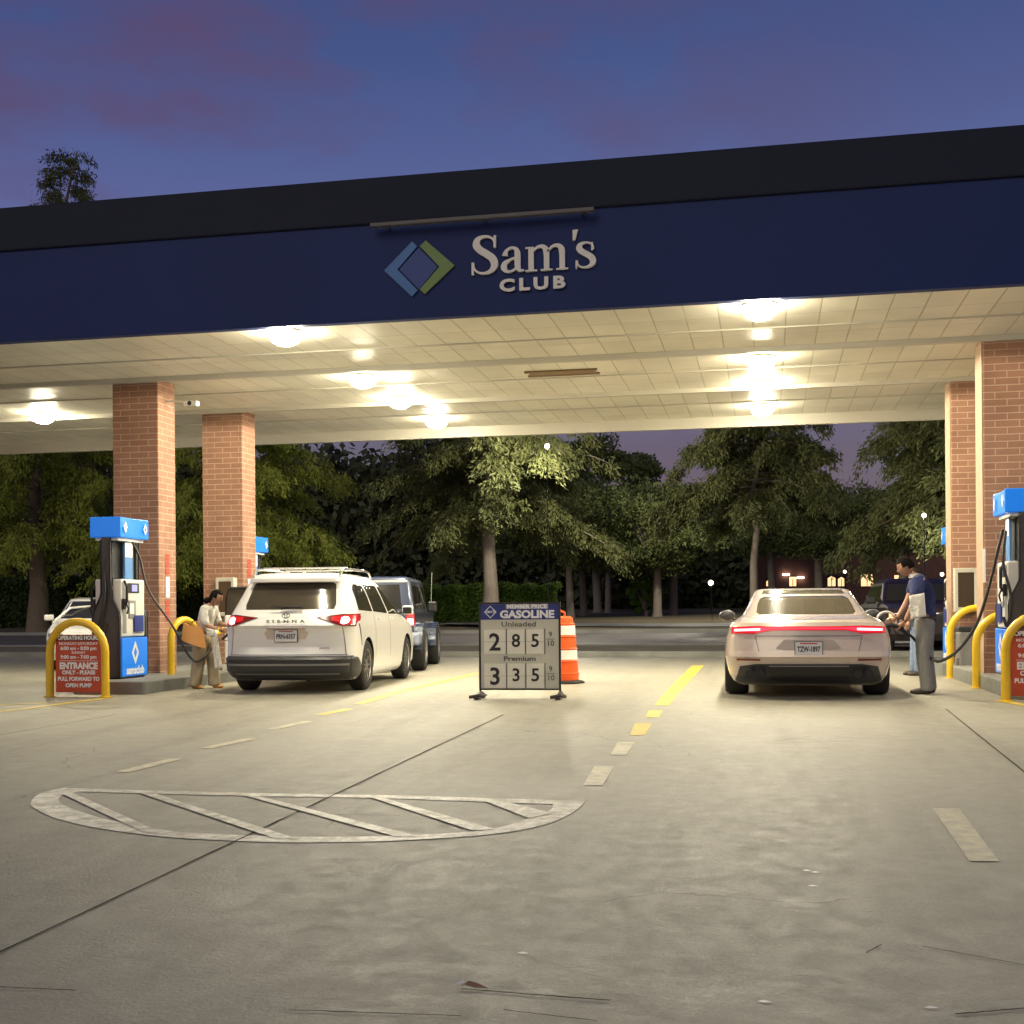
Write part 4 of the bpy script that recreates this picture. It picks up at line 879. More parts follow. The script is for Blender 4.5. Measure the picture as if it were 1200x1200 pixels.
# --- slate off-roader ahead of the minivan
jp = thing('parked_offroader', 'slate blue boxy off road vehicle ahead of the white minivan, brake light on', 'car', (-6.85, 21.0, 0), R_(10), s=.95)
jk = [(.42, .12, 4.3, .62, .12, .2), (.46, .10, 4.3, .76, .10, .2), (.60, .08, 4.3, .775, .10, .2), (1.05, .08, 4.3, .78, .10, .25), (1.12, .09, 4.25, .775, .10, .25), (1.14, .10, 2.9, .77, .10, .2), (1.70, .17, 2.55, .70, .12, .2), (1.76, .20, 2.5, .67, .12, .2), (1.79, .28, 2.4, .60, .12, .2)]
cj = Car(jk, 5.); cj.body('body', 'jeepc', jp, [(.78, .41, .47, .40), (3.6, .41, .47, .40)])
patch('rear_window', [(-.55, 1.18), (.55, 1.18), (.50, 1.64), (-.50, 1.64)], cj.rear, 'glass', jp, .006, 8, 12)
patch('tailgate_trim', [(-.66, 1.68), (.66, 1.68), (.64, 1.72), (-.64, 1.72)], cj.rear, 'grey', jp, .012, 3, 10)
for s in (-1, 1):
    q = MB(); q.box(*sorted((s * .64, s * .79)), .03, .10, .86, 1.10); t_ = q.build('taillight', 'tail', jp, bevel=.015)
    q = MB(); q.box(*sorted((s * .66, s * .77)), .015, .04, .88, 1.0); q.build('lit_lamp', 'tailon', t_, bevel=.01)
    for (a, b) in ((.35, 1.1), (1.2, 1.75), (1.85, 2.5)): patch('side_window', [(a, 1.18), (b, 1.18), (b - (.12 if a > 1.8 else 0), 1.62), (a, 1.62)], cj.side(s), 'glass', jp, .004, 6, 4)
    for ya in (.78, 3.6):
        q = MB(); P = [(math.cos(a) * .52, math.sin(a) * .50) for a in [R_(k * 15) for k in range(13)]]; P2 = [(x * .88, z * .88) for x, z in P]
        for i in range(12): q.prism([P[i], P[i + 1], P2[i + 1], P2[i]], lambda u, v, d, s=s, ya=ya: (s * (.76 + d), ya + u, .41 + v), .15)
        q.build('fender_flare', 'jeepc', jp, bevel=.01)
        wheel(jp, s * .80, ya, .41, .27, s, 5)
    q = MB(); q.box(*sorted((s * .79, s * .98)), 2.55, 2.68, 1.12, 1.34); q.build('side_mirror', 'black', jp, bevel=.03)
q = MB(); q.box(-.80, .80, -.12, .08, .50, .68); q.build('bumper', 'grey', jp, bevel=.04)
q = MB(); q.box(.5, .9, -.05, .3, .50, .74); q.build('bumper_corner', mat('pale_slate', (.22, .25, .33), .4), jp, bevel=.05)
sw = wheel(jp, 0, -.12, .40, .25, 1, 5); sw.name = 'spare_wheel'; sw.location = (0, -.10, 1.0); sw.rotation_euler = (0, 0, R_(-90))
q = MB(); q.tube([(.82, 3.0, 1.15), (.85, 2.98, 1.95)], .008, 5); q.build('antenna', 'grey', jp)
# --- white car beyond the left pump, facing us
wk = [(.2, .2, 4.3, .80, .4, .4), (.35, .03, 4.4, .86, .5, .5), (.6, .0, 4.45, .89, .55, .5), (.72, .04, 4.45, .885, .6, .5), (.80, .22, 4.4, .87, .6, .5), (.88, .75, 4.3, .85, .5, .5), (.95, 1.15, 4.1, .82, .4, .5), (1.2, 1.7, 3.8, .70, .4, .4), (1.38, 2.1, 3.5, .62, .3, .3), (1.42, 2.4, 3.3, .5, .3, .3)]
cw = Car(wk, 3.2)
wc = thing('parked_hatchback', 'white car facing the camera beyond the left pump with its door open', 'car', (-12.55, 21.5, 0), R_(26))
cw.body('body', 'vwhite', wc, [(.85, .33, .37, .3), (3.5, .33, .37, .3)])
patch('windscreen', [(-.72, .99), (.72, .99), (.60, 1.34), (-.60, 1.34)], cw.rear, 'glass', wc, .004, 8, 16)
patch('grille', [(-.35, .42), (.35, .42), (.40, .62), (-.40, .62)], cw.rear, 'black', wc, .006, 4, 12)
for s in (-1, 1):
    h_ = patch('headlight', [(s * .48, .60), (s * .82, .62), (s * .84, .74), (s * .56, .70)], cw.rear, 'chrome', wc, .008, 4, 8)
    patch('side_window', [(1.5, .98), (3.6, .98), (3.3, 1.3), (2.1, 1.34)], cw.side(s), 'glass', wc, .004, 6, 10)
    wheel(wc, s * .78, .85, .33, .21, s); wheel(wc, s * .78, 3.5, .33, .21, s)
    q = MB(); q.box(*sorted((s * .86, s * 1.05)), 1.55, 1.65, .95, 1.07); q.build('side_mirror', 'vwhite', wc, bevel=.03)
dd = bpy.data.objects.new('open_door', None); C.objects.link(dd); dd.parent = wc; dd.location = (-.88, 1.45, 0); dd.rotation_euler = (0, 0, R_(-60))
q = MB(); q.box(-.03, .03, 0, 1.0, .3, .95); q.build('panel', 'vwhite', dd, bevel=.02)
q = MB(); q.tube([(0, .05, .95), (.05, .35, 1.2), (.07, .95, 1.25), (0, .99, .95)], .025, 6); q.build('window_frame', 'vwhite', dd)
# --- dark pickup beyond the man
dk = [(.35, .2, 4.6, .84, .2, .3), (.5, .03, 4.8, .92, .3, .3), (.95, .0, 4.85, .94, .35, .3), (1.08, .06, 4.85, .93, .4, .3), (1.14, .25, 4.8, .90, .4, .3), (1.2, 1.25, 4.3, .86, .3, .3), (1.65, 1.85, 3.9, .72, .3, .3), (1.75, 2.05, 3.7, .62, .3, .3)]
ck = Car(dk, 4.)
dk_ = thing('parked_suv', 'dark maroon suv facing the camera behind the man, amber lamp lit', 'car', (3.5, 28.0, 0), R_(4))
ck.body('body', 'darkred', dk_, [(1.0, .4, .45, .3), (3.7, .4, .45, .3)])
patch('windscreen', [(-.76, 1.24), (.76, 1.24), (.64, 1.62), (-.64, 1.62)], ck.rear, 'glass', dk_, .004, 8, 16)
patch('grille', [(-.5, .68), (.5, .68), (.55, .98), (-.55, .98)], ck.rear, 'black', dk_, .006, 4, 12)
for s in (-1, 1):
    h_ = patch('headlight', [(s * .60, .84), (s * .86, .84), (s * .86, .98), (s * .62, .98)], ck.rear, 'glass', dk_, .008, 4, 8)
    if s < 0: patch('lit_lamp', [(s * .80, .85), (s * .90, .85), (s * .90, .95), (s * .80, .95)], ck.rear, 'orangelamp', h_, .014, 3, 5)
    patch('side_window', [(1.7, 1.22), (3.9, 1.22), (3.7, 1.58), (2.1, 1.6)], ck.side(s), 'glass', dk_, .004, 6, 10)
    wheel(dk_, s * .82, 1.0, .4, .25, s); wheel(dk_, s * .82, 3.7, .4, .25, s)
    q = MB(); q.box(*sorted((s * .92, s * 1.14)), 1.75, 1.87, 1.18, 1.36); q.build('side_mirror', 'black', dk_, bevel=.03)

# ------------------------------------------------------------------ people
def skin(verts, edges, radii, sub=2, root=0):
    me = bpy.data.meshes.new('s'); me.from_pydata(verts, edges, []); o = bpy.data.objects.new('s', me); C.objects.link(o)
    md = o.modifiers.new('skin', 'SKIN'); md.use_smooth_shade = True
    for i, r in enumerate(radii):
        r = r if isinstance(r, tuple) else (r, r); me.skin_vertices[0].data[i].radius = r; me.skin_vertices[0].data[i].use_root = (i == root)
    sb = o.modifiers.new('sub', 'SUBSURF'); sb.levels = sub; sb.render_levels = sub
    dg = bpy.context.evaluated_depsgraph_get(); r = bpy.data.meshes.new_from_object(o.evaluated_get(dg)); bpy.data.objects.remove(o)
    return r
def chain(pts):   # pts: list of (x,y,z,r) -> verts, edges, radii
    return [p[:3] for p in pts], [(i, i + 1) for i in range(len(pts) - 1)], [p[3] for p in pts]
def graph(chains):
    V, E, Rr, key = [], [], [], {}
    for c in chains:
        prev = None
        for p in c:
            k = tuple(round(a, 4) for a in p[:3])
            if k not in key: key[k] = len(V); V.append(p[:3]); Rr.append(p[3])
            if prev is not None: E.append((prev, key[k]))
            prev = key[k]
    return V, E, Rr
def join(meshes, name, mats, parent):
    bm = bmesh.new()
    for me, idx in meshes:
        n0 = len(bm.faces); bm.from_mesh(me); bm.faces.ensure_lookup_table()
        for f in bm.faces[n0:]: f.material_index = idx; f.smooth = True
    out = bpy.data.meshes.new(name); bm.to_mesh(out); bm.free()
    for q in mats: out.materials.append(M[q])
    o = bpy.data.objects.new(name, out); C.objects.link(o); o.parent = parent; return o
def head_mesh(c, r, yaw, pitch, s=1.):
    """head centred at c, face towards local -Y turned by yaw; returns (face mesh, hair mesh)"""
    bm = bmesh.new(); bmesh.ops.create_uvsphere(bm, u_segments=32, v_segments=24, radius=1)
    for v in bm.verts:
        x, y, z = v.co
        nx, ny, nz = x * .76, y * .95, z * 1.16
        if z < -.1: nx *= 1 - .35 * (-z - .1); ny = ny * (1 - .15 * -z) - .05 * -z
        if y < -.3:
            f = max(0, 1 - ((x / .16) ** 2 + ((z + .12) / .22) ** 2)); ny -= .20 * f ** .7                      # nose
            for e_ in (-1, 1): f = max(0, 1 - (((x - e_ * .32) / .16) ** 2 + ((z - .10) / .12) ** 2)); ny += .10 * f  # sockets
            f = max(0, 1 - ((x / .24) ** 2 + ((z + .50) / .08) ** 2)); ny -= .06 * f                             # lips
            f = max(0, 1 - ((x / .25) ** 2 + ((z + .82) / .15) ** 2)); ny -= .08 * f                             # chin
        for e_ in (-1, 1):
            f = max(0, 1 - (((y - .05) / .16) ** 2 + ((z + .05) / .22) ** 2)) if x * e_ > .6 else 0; nx += e_ * .14 * f
        v.co = (nx, ny, nz)
    T = Matrix.Translation(c) @ Matrix.Rotation(yaw, 4, 'Z') @ Matrix.Rotation(pitch, 4, 'X') @ Matrix.Scale(r, 4)
    me = bpy.data.meshes.new('h'); bm.to_mesh(me); me.transform(T)
    bm2 = bmesh.new(); bmesh.ops.create_uvsphere(bm2, u_segments=32, v_segments=24, radius=1)
    kill = [v for v in bm2.verts if (v.co.y < -.45 and v.co.z < .52) or v.co.z < -.45 or (v.co.y < .1 and v.co.z < .0)]
    bmesh.ops.delete(bm2, geom=kill, context='VERTS')
    for v in bm2.verts:
        x, y, z = v.co; k = 1.07 + .03 * math.sin(9 * x + 7 * z) ; v.co = (x * .80 * k, y * .98 * k, z * 1.17 * k)
    bmesh.ops.solidify(bm2, geom=bm2.faces[:], thickness=.05)
    hm = bpy.data.meshes.new('hair'); bm2.to_mesh(hm); hm.transform(T); bm.free(); bm2.free()
    return me, hm
def hand(w_, dirv, side, r=.021, curl=.5):
    """fingers as tapered chains from wrist point w_, pointing along dirv; side = thumb direction"""
    d = Vector(dirv).normalized(); s = Vector(side).normalized(); n = d.cross(s); out = []
    w_ = Vector(w_); out.append(skin(*chain([(*(w_), .026), (*(w_ + d * .05), .034), (*(w_ + d * .09), .030)]), sub=1))
    for i, (o_, L_) in enumerate(((.028, .070), (.010, .080), (-.009, .075), (-.027, .058))):
        b = w_ + d * .085 + s * o_; p1 = b + d * L_ * .45 + n * curl * .010; p2 = p1 + d * L_ * .3 + n * curl * .022; p3 = p2 + d * L_ * .15 + n * curl * .022
        out.append(skin(*chain([(*(b - d * .02), .009), (*b, .0095), (*p1, .009), (*p2, .008), (*p3, .007)]), sub=1))
    b = w_ + d * .03 + s * .03; out.append(skin(*chain([(*(b - s * .01), .011), (*(b + s * .02 + d * .025), .011), (*(b + s * .028 + d * .055 + n * .01), .009)]), sub=1))
    return out

# man at the sedan: faces -X, leans over the filler. local frame: x as world
man = thing('person', 'man in a navy polo and grey trousers leaning over to fill the champagne sedan', 'person', (1.90, 16.15, 0))
hp = (0.02, 0, .93)
ch = [[(*hp, .095), (-.0, 0, 1.10, .115), (-.0, 0, 1.26, .15), (-.05, 0, 1.38, .13), (-.10, 0, 1.455, .062), (-.145, 0, 1.50, .055)],
      [(-.05, 0, 1.38, .13), (-.06, -.17, 1.39, .068), (-.13, -.23, 1.14, .043), (-.24, -.235, .90, .030)],
      [(-.05, 0, 1.38, .13), (-.06, .17, 1.39, .068), (-.17, .22, 1.14, .043), (-.30, .12, .94, .030)],
      [(*hp, .095), (.0, -.09, .88, .08), (-.02, -.10, .50, .062), (.03, -.10, .10, .042)],
      [(*hp, .095), (.02, .09, .88, .08), (.04, .10, .50, .062), (.09, .10, .10, .042)]]
V, E_, Rr = graph(ch); bm_ = skin(V, E_, Rr)
hm_, hr_ = head_mesh((-.21, 0, 1.585), .104, R_(-90), R_(28))
parts = [(bm_, 0), (hm_, 0)] + [(h, 0) for h in hand((-.24, -.235, .90), (-.75, 0, -.55), (0, .2, 1)) + hand((-.30, .12, .94), (-.9, -.1, -.35), (0, -.2, 1))]
bd_ = join(parts, 'body', ['skin'], man); join([(hr_, 0)], 'hair', ['hair'], man)
sh = graph([[(0.02, 0, .82, .13), (0.015, 0, .94, .158), (0, 0, 1.10, .15), (-.0, 0, 1.26, .172), (-.05, 0, 1.385, .160), (-.10, 0, 1.445, .080)],
            [(-.05, 0, 1.385, .160), (-.06, -.18, 1.395, .095), (-.105, -.225, 1.20, .075)], [(-.05, 0, 1.385, .160), (-.06, .18, 1.395, .095), (-.13, .225, 1.22, .075)]])
join([(skin(*sh), 0)], 'polo_shirt', ['bluec'], man)
q = MB(); q.lathe([(.070, 0), (.066, .05)], (-.105, 0, 1.445), k=18); c_ = q.build('collar', 'whitec', man, smooth=True)
tr = graph([[(.02, 0, 1.0, .13), (.02, 0, .92, (.155, .145)), (.0, -.085, .82, .122), (-.02, -.10, .50, .095), (.02, -.10, .16, .086), (.025, -.10, .07, .088), (.025, -.10, .035, .085)], [(.02, 0, .92, (.155, .145)), (.03, .085, .82, .122), (.04, .10, .50, .095), (.08, .10, .16, .086), (.085, .10, .07, .088), (.085, .10, .035, .085)]])
join([(skin(*tr), 0)], 'trousers', ['greyp'], man)
q = MB(); q.lathe([(.158, 0), (.158, .035)], (.018, 0, .925), k=28); q.v = [(x, y * .98, z) for x, y, z in q.v]; q.build('belt', 'shoe', man, smooth=True)
for y_, x_ in ((-.10, .03), (.10, .09)):
    join([(skin(*chain([(x_ + .07, y_, .05, (.048, .05)), (x_ - .02, y_, .045, (.048, .048)), (x_ - .13, y_, .035, (.05, .036)), (x_ - .21, y_, .03, (.038, .026))])), 0)], 'shoe', ['shoe'], man)
t = thing('folded_cloth', 'white cloth or papers tucked at the side of the man in navy', 'cloth', (1.79, 15.90, .95))
q = MB(); vs_ = []
for j in range(9):
    for i in range(7): vs_.append((.09 - .03 * i + .02 * (1 - j / 8), -.085 + .012 * math.sin(i * 1.4 + j * .5) + .012 * abs(i - 3) - .0 * j, .015 + .036 * j - .006 * i))
q.add(vs_, [(j * 7 + i, j * 7 + i + 1, (j + 1) * 7 + i + 1, (j + 1) * 7 + i) for j in range(8) for i in range(6)])
o = q.build('cloth_sheet', 'whitec', t, smooth=True); sm = o.modifiers.new('solid', 'SOLIDIFY'); sm.thickness = .012
# nozzles
def nozzle(label, loc, rz):
    t = thing('fuel_nozzle', label, 'nozzle', loc, rz)
    q = MB(); q.tube([(0, 0, 0), (.10, 0, .03), (.17, 0, .02)], .026, 10); q.tube([(-.12, 0, -.10), (-.05, 0, -.05), (0, 0, 0)], [.016, .02, .026], 8); q.build('body', 'black', t, smooth=True)
    q = MB(); q.tube([(.17, 0, .02), (.24, 0, .0), (.29, 0, -.04)], .011, 8); q.build('spout', 'chrome', t, smooth=True)
    q = MB(); q.tube([(.08, 0, -.01), (.05, 0, -.07), (-.05, 0, -.12), (-.11, 0, -.11)], .006, 6); q.build('guard', 'black', t)
nozzle('black fuel nozzle in the hand of the man in navy', (1.60, 15.93, .83), R_(180))
nozzle('black fuel nozzle at the filler of the white minivan', (-7.52, 16.55, .80), 0)
# pale ring of filler cap strap on the sedan
o = MB().tube([(.12 * math.cos(a), 0, .12 * math.sin(a)) for a in [R_(k * 15 - 20) for k in range(16)]], .016, 8).build('cap_tether', 'white', por, smooth=True); o.location = (1.04, 1.62, .90)

# woman at the minivan: faces +X
wo = thing('person', 'woman in a white blouse and khaki wide trousers beside the white minivan', 'person', (-7.80, 16.45, 0), s=.99)
hp = (-.06, 0, .76)
ch = [[(*hp, .085), (-.05, 0, .90, .09), (-.03, 0, 1.02, .115), (.0, 0, 1.13, .10), (.04, 0, 1.20, .048), (.075, 0, 1.24, .045)],
      [(.0, 0, 1.13, .10), (.0, -.14, 1.13, .052), (.04, -.19, .92, .036), (.23, -.17, .85, .024)],
      [(.0, 0, 1.13, .10), (.01, .14, 1.13, .052), (.08, .17, .93, .036), (.27, .10, .90, .024)],
      [(*hp, .085), (-.08, -.08, .70, .08), (-.10, -.09, .40, .055), (-.17, -.10, .08, .036)],
      [(*hp, .085), (-.03, .08, .70, .08), (.03, .09, .40, .055), (.05, .09, .08, .036)]]
V, E_, Rr = graph(ch); hm_, hr_ = head_mesh((.125, 0, 1.305), .097, R_(90), R_(22))
join([(skin(V, E_, Rr), 0), (hm_, 0)] + [(h, 0) for h in hand((.23, -.17, .85), (.9, .05, -.15), (0, .1, 1)) + hand((.27, .10, .90), (.95, 0, -.1), (0, -.1, 1))], 'body', ['skin'], wo)
bun = bmesh.new(); bmesh.ops.create_icosphere(bun, subdivisions=3, radius=.05); bm3 = bpy.data.meshes.new('b'); bun.to_mesh(bm3); bun.free(); bm3.transform(Matrix.Translation((.00, 0, 1.265)) @ Matrix.Scale(1.5, 4, (1, 0, 0)))
join([(hr_, 0), (bm3, 0)], 'hair', ['hair'], wo)
join([(skin(*graph([[(-.06, 0, .74, .11), (-.055, 0, .82, .13), (-.05, 0, .92, .120), (-.03, 0, 1.03, .130), (.0, 0, 1.13, .115), (.04, 0, 1.185, .062)],
    [(.0, 0, 1.13, .115), (.0, -.15, 1.13, .078), (.03, -.185, .96, .068), (.08, -.185, .905, .05)], [(.0, 0, 1.13, .115), (.01, .15, 1.13, .078), (.06, .17, .97, .068), (.11, .16, .93, .05)]])), 0)], 'blouse', ['whitec'], wo)
join([(skin(*graph([[(-.06, 0, .84, .10), (-.06, 0, .77, .135), (-.09, -.085, .66, .122), (-.11, -.095, .40, .098), (-.15, -.10, .14, .092), (-.17, -.10, .06, .096), (-.17, -.10, .03, .092)], [(-.06, 0, .77, .135), (-.03, .085, .66, .122), (.03, .09, .40, .098), (.04, .09, .14, .092), (.045, .09, .06, .096), (.045, .09, .03, .092)]])), 0)], 'trousers', ['khaki'], wo)
for y_, x_ in ((-.10, -.17), (.09, .05)):
    join([(skin(*chain([(x_ - .04, y_, .035, .036), (x_ + .04, y_, .03, .034), (x_ + .13, y_, .022, (.036, .022))])), 0)], 'shoe', ['tan'], wo)
t = thing('handbag', 'large tan leather tote bag on the arm of the woman in white', 'bag', (-7.89, 16.20, .64), s=.85)
q = MB(); vs_ = []
for s in (-1, 1):
    for j in range(5):
        for i in range(7):
            u = i / 6 - .5; v = j / 4; vs_.append((u * (.40 - .06 * v) - .02, s * (.10 * (1 - .65 * v) * (1 - (2 * u) ** 2 * .6)), v * .30 - .13 * u + .02 * math.sin(u * 6) * v))
n = 35; fs = [(k * n + j * 7 + i, k * n + j * 7 + i + 1, k * n + (j + 1) * 7 + i + 1, k * n + (j + 1) * 7 + i) for k in (0, 1) for j in range(4) for i in range(6)]
bdr = [i for i in range(7)] + [j * 7 + 6 for j in range(1, 5)] + [28 + i for i in range(5, -1, -1)] + [j * 7 for j in range(3, 0, -1)]
fs += [(a, b, b + n, a + n) for a, b in zip(bdr, bdr[1:] + bdr[:1])]
q.add(vs_, fs); q.build('bag_body', 'tan', t, smooth=True)
for s in (-1, 1): q = MB(); q.tube(catmull([(-.08, s * .03, .30), (-.03, s * .035, .37), (.06, s * .035, .36), (.09, s * .03, .26)], 6), .007, 6); q.build('handle', 'tan', t)
t = thing('jacket', 'pale jacket hanging from the wrist of the woman beside the minivan', 'jacket', (-7.60, 16.24, 0))
q = MB(); vs_ = []
for j in range(11):
    v = j / 10
    for i in range(9):
        u = i / 8 - .5; vs_.append((u * (.07 + .05 * (1 - v)) + .05 * (1 - v), .022 * math.sin(i * 1.9 + j * .2) * (1 - v * .5), .27 + .57 * v))
q.add(vs_, [(j * 9 + i, j * 9 + i + 1, (j + 1) * 9 + i + 1, (j + 1) * 9 + i) for j in range(10) for i in range(8)])
o = q.build('hanging_cloth', 'whitec', t, smooth=True); sm = o.modifiers.new('solid', 'SOLIDIFY'); sm.thickness = .03
q = MB(); q.lathe([(.015, -.06), (.04, -.045), (.05, 0), (.035, .04), (.015, .05)], (-.05, -.02, .80), k=14); q.build('bundle', 'whitec', t, smooth=True)

# third person mostly behind the man
p3 = thing('person', 'person in pale jeans mostly hidden behind the man in navy', 'person', (2.32, 20.5, 0))
hp = (0, 0, .88)
V, E_, Rr = graph([[(*hp, .12), (0, 0, 1.05, .115), (0, 0, 1.22, .13), (0, 0, 1.33, .11), (0.0, 0, 1.42, .05), (0, 0, 1.46, .05)],
    [(0, 0, 1.33, .11), (0, -.17, 1.34, .055), (-.06, -.20, 1.08, .038), (-.14, -.16, .86, .027)], [(0, 0, 1.33, .11), (0, .17, 1.34, .055), (0, .2, 1.08, .038), (-.02, .18, .84, .027)],
    [(*hp, .12), (0, -.09, .82, .09), (0, -.09, .46, .058), (0, -.09, .09, .04)], [(*hp, .12), (0, .09, .82, .09), (-.03, .09, .46, .058), (-.05, .09, .09, .04)]])
hm_, hr_ = head_mesh((-.01, 0, 1.57), .10, R_(-90), 0)
join([(skin(V, E_, Rr), 0), (hm_, 0)] + [(h, 0) for h in hand((-.14, -.16, .86), (-.3, 0, -.9), (-1, 0, 0)) + hand((-.02, .18, .84), (-.1, 0, -1), (-1, 0, 0))], 'body', ['skin'], p3); join([(hr_, 0)], 'hair', ['hair'], p3)
join([(skin(*graph([[(0, 0, .80, .12), (0, 0, .90, .14), (0, 0, 1.05, .135), (0, 0, 1.22, .15), (0, 0, 1.335, .125), (0, 0, 1.39, .065)], [(0, 0, 1.335, .125), (0, -.175, 1.345, .08), (-.03, -.2, 1.18, .065)], [(0, 0, 1.335, .125), (0, .175, 1.345, .08), (0, .2, 1.18, .065)]])), 0)], 'shirt', ['jeans'], p3)
join([(skin(*graph([[(0, 0, .9, .135), (0, -.09, .80, .105), (0, -.09, .46, .08), (0, -.09, .12, .07), (0, -.09, .04, .07)], [(0, 0, .9, .135), (0, .09, .80, .105), (-.03, .09, .46, .08), (-.05, .09, .12, .07), (-.05, .09, .04, .07)]])), 0)], 'jeans', ['jeans'], p3)
for y_, x_ in ((-.09, 0), (.09, -.05)): join([(skin(*chain([(x_ + .06, y_, .045, .045), (x_ - .06, y_, .035, .042), (x_ - .17, y_, .028, (.038, .026))])), 0)], 'shoe', ['shoe'], p3)

hose('black fuel hose looping from the left pump to the white minivan', [(-8.70, 15.95, 2.08), (-8.60, 15.98, 1.85), (-8.48, 16.0, 1.4), (-8.15, 16.05, .9), (-7.98, 16.1, .55), (-7.88, 16.12, .42), (-7.80, 16.12, .40), (-7.72, 16.2, .48), (-7.64, 16.45, .70)])
hose('black fuel hose looping from the right pump to the champagne sedan', [(2.78, 15.8, 2.0), (2.72, 15.8, 1.75), (2.66, 15.85, 1.45), (2.50, 15.88, .90), (2.28, 15.9, .56), (2.08, 15.92, .42), (1.98, 15.97, .44), (1.90, 16.3, .52), (1.80, 16.1, .66), (1.72, 15.93, .73)], .019)
hose('pale hose hanging at the back of the left pump', [(-8.93, 15.8, 1.98), (-9.02, 15.75, 1.7), (-8.99, 15.72, 1.4), (-9.03, 15.7, 1.1), (-9.1, 15.7, .8), (-9.06, 15.72, .7), (-8.98, 15.75, .95)], .018)
hose('short hose looped on the near side of the right pump', [(2.80, 15.72, 1.98), (2.76, 15.68, 1.6), (2.84, 15.66, 1.2), (2.80, 15.66, .85), (2.76, 15.7, .95)], .018)

# small leaf and painted glints on the near concrete
g0 = ground(553, 1158)
t = thing('leaf_litter', 'small pale curled leaf lying on the near concrete', 'leaf', g0)
q = MB(); q.add([(-.06, 0, .004), (-.02, .025, .02), (.03, .02, .012), (.085, -.01, .004), (.02, -.025, .008), (-.03, -.02, .015)], [(0, 1, 5), (1, 2, 4, 5), (2, 3, 4)]); a = q.build('leaf_blade', mat('dry_leaf', (.22, .09, .06), .8), t); t.scale = (.75, .75, 1)
q = MB(); q.add([(-.085, .005, .006), (-.05, .03, .022), (-.03, .0, .018)], [(0, 1, 2)]); q.build('leaf_tip', 'wht_lit', t)
for (x, y) in ((945, 1021), (955, 1023), (895, 1175), (1090, 1182), (952, 1039), (612, 1118)):  # flat white flecks paint small glints onto the concrete
    g_ = ground(x, y); q = MB(); q.add([(-.02, 0, .004), (0, .012, .006), (.025, .0, .005), (.0, -.01, .004)], [(0, 1, 2, 3)]); o = q.build('glint_fleck', 'wht_lit', loc=g_); tag(o, 'tiny white fleck painting a glint on the worn concrete drive', 'glint mark', 'white glint flecks on the concrete')

# ------------------------------------------------------------------ trees
def cards(name, P, D, Lh, Wd, mtl, parent):
    """P centres (n,3), D long axes (n,3), lengths, widths -> one mesh of small leaf quads"""
    n = len(P); rv = rng.normal(size=(n, 3)); S = np.cross(D, rv); S /= np.linalg.norm(S, axis=1)[:, None] + 1e-9
    a = D * (Lh / 2)[:, None]; b = S * (Wd / 2)[:, None]
    V = np.empty((n, 4, 3)); V[:, 0] = P - a; V[:, 1] = P + b - a * .1; V[:, 2] = P + a; V[:, 3] = P - b + a * .1
    me = bpy.data.meshes.new(name); me.vertices.add(n * 4); me.vertices.foreach_set('co', V.ravel())
    me.loops.add(n * 4); me.loops.foreach_set('vertex_index', np.arange(n * 4, dtype=np.int32)); me.polygons.add(n)
    me.polygons.foreach_set('loop_start', np.arange(0, n * 4, 4, dtype=np.int32)); me.polygons.foreach_set('loop_total', np.full(n, 4, dtype=np.int32))
    me.update(); me.validate(); me.materials.append(M[mtl]); o = bpy.data.objects.new(name, me); C.objects.link(o)
    if parent: o.parent = parent
    return o
def unit(v): return v / (np.linalg.norm(v, axis=-1, keepdims=True) + 1e-9)
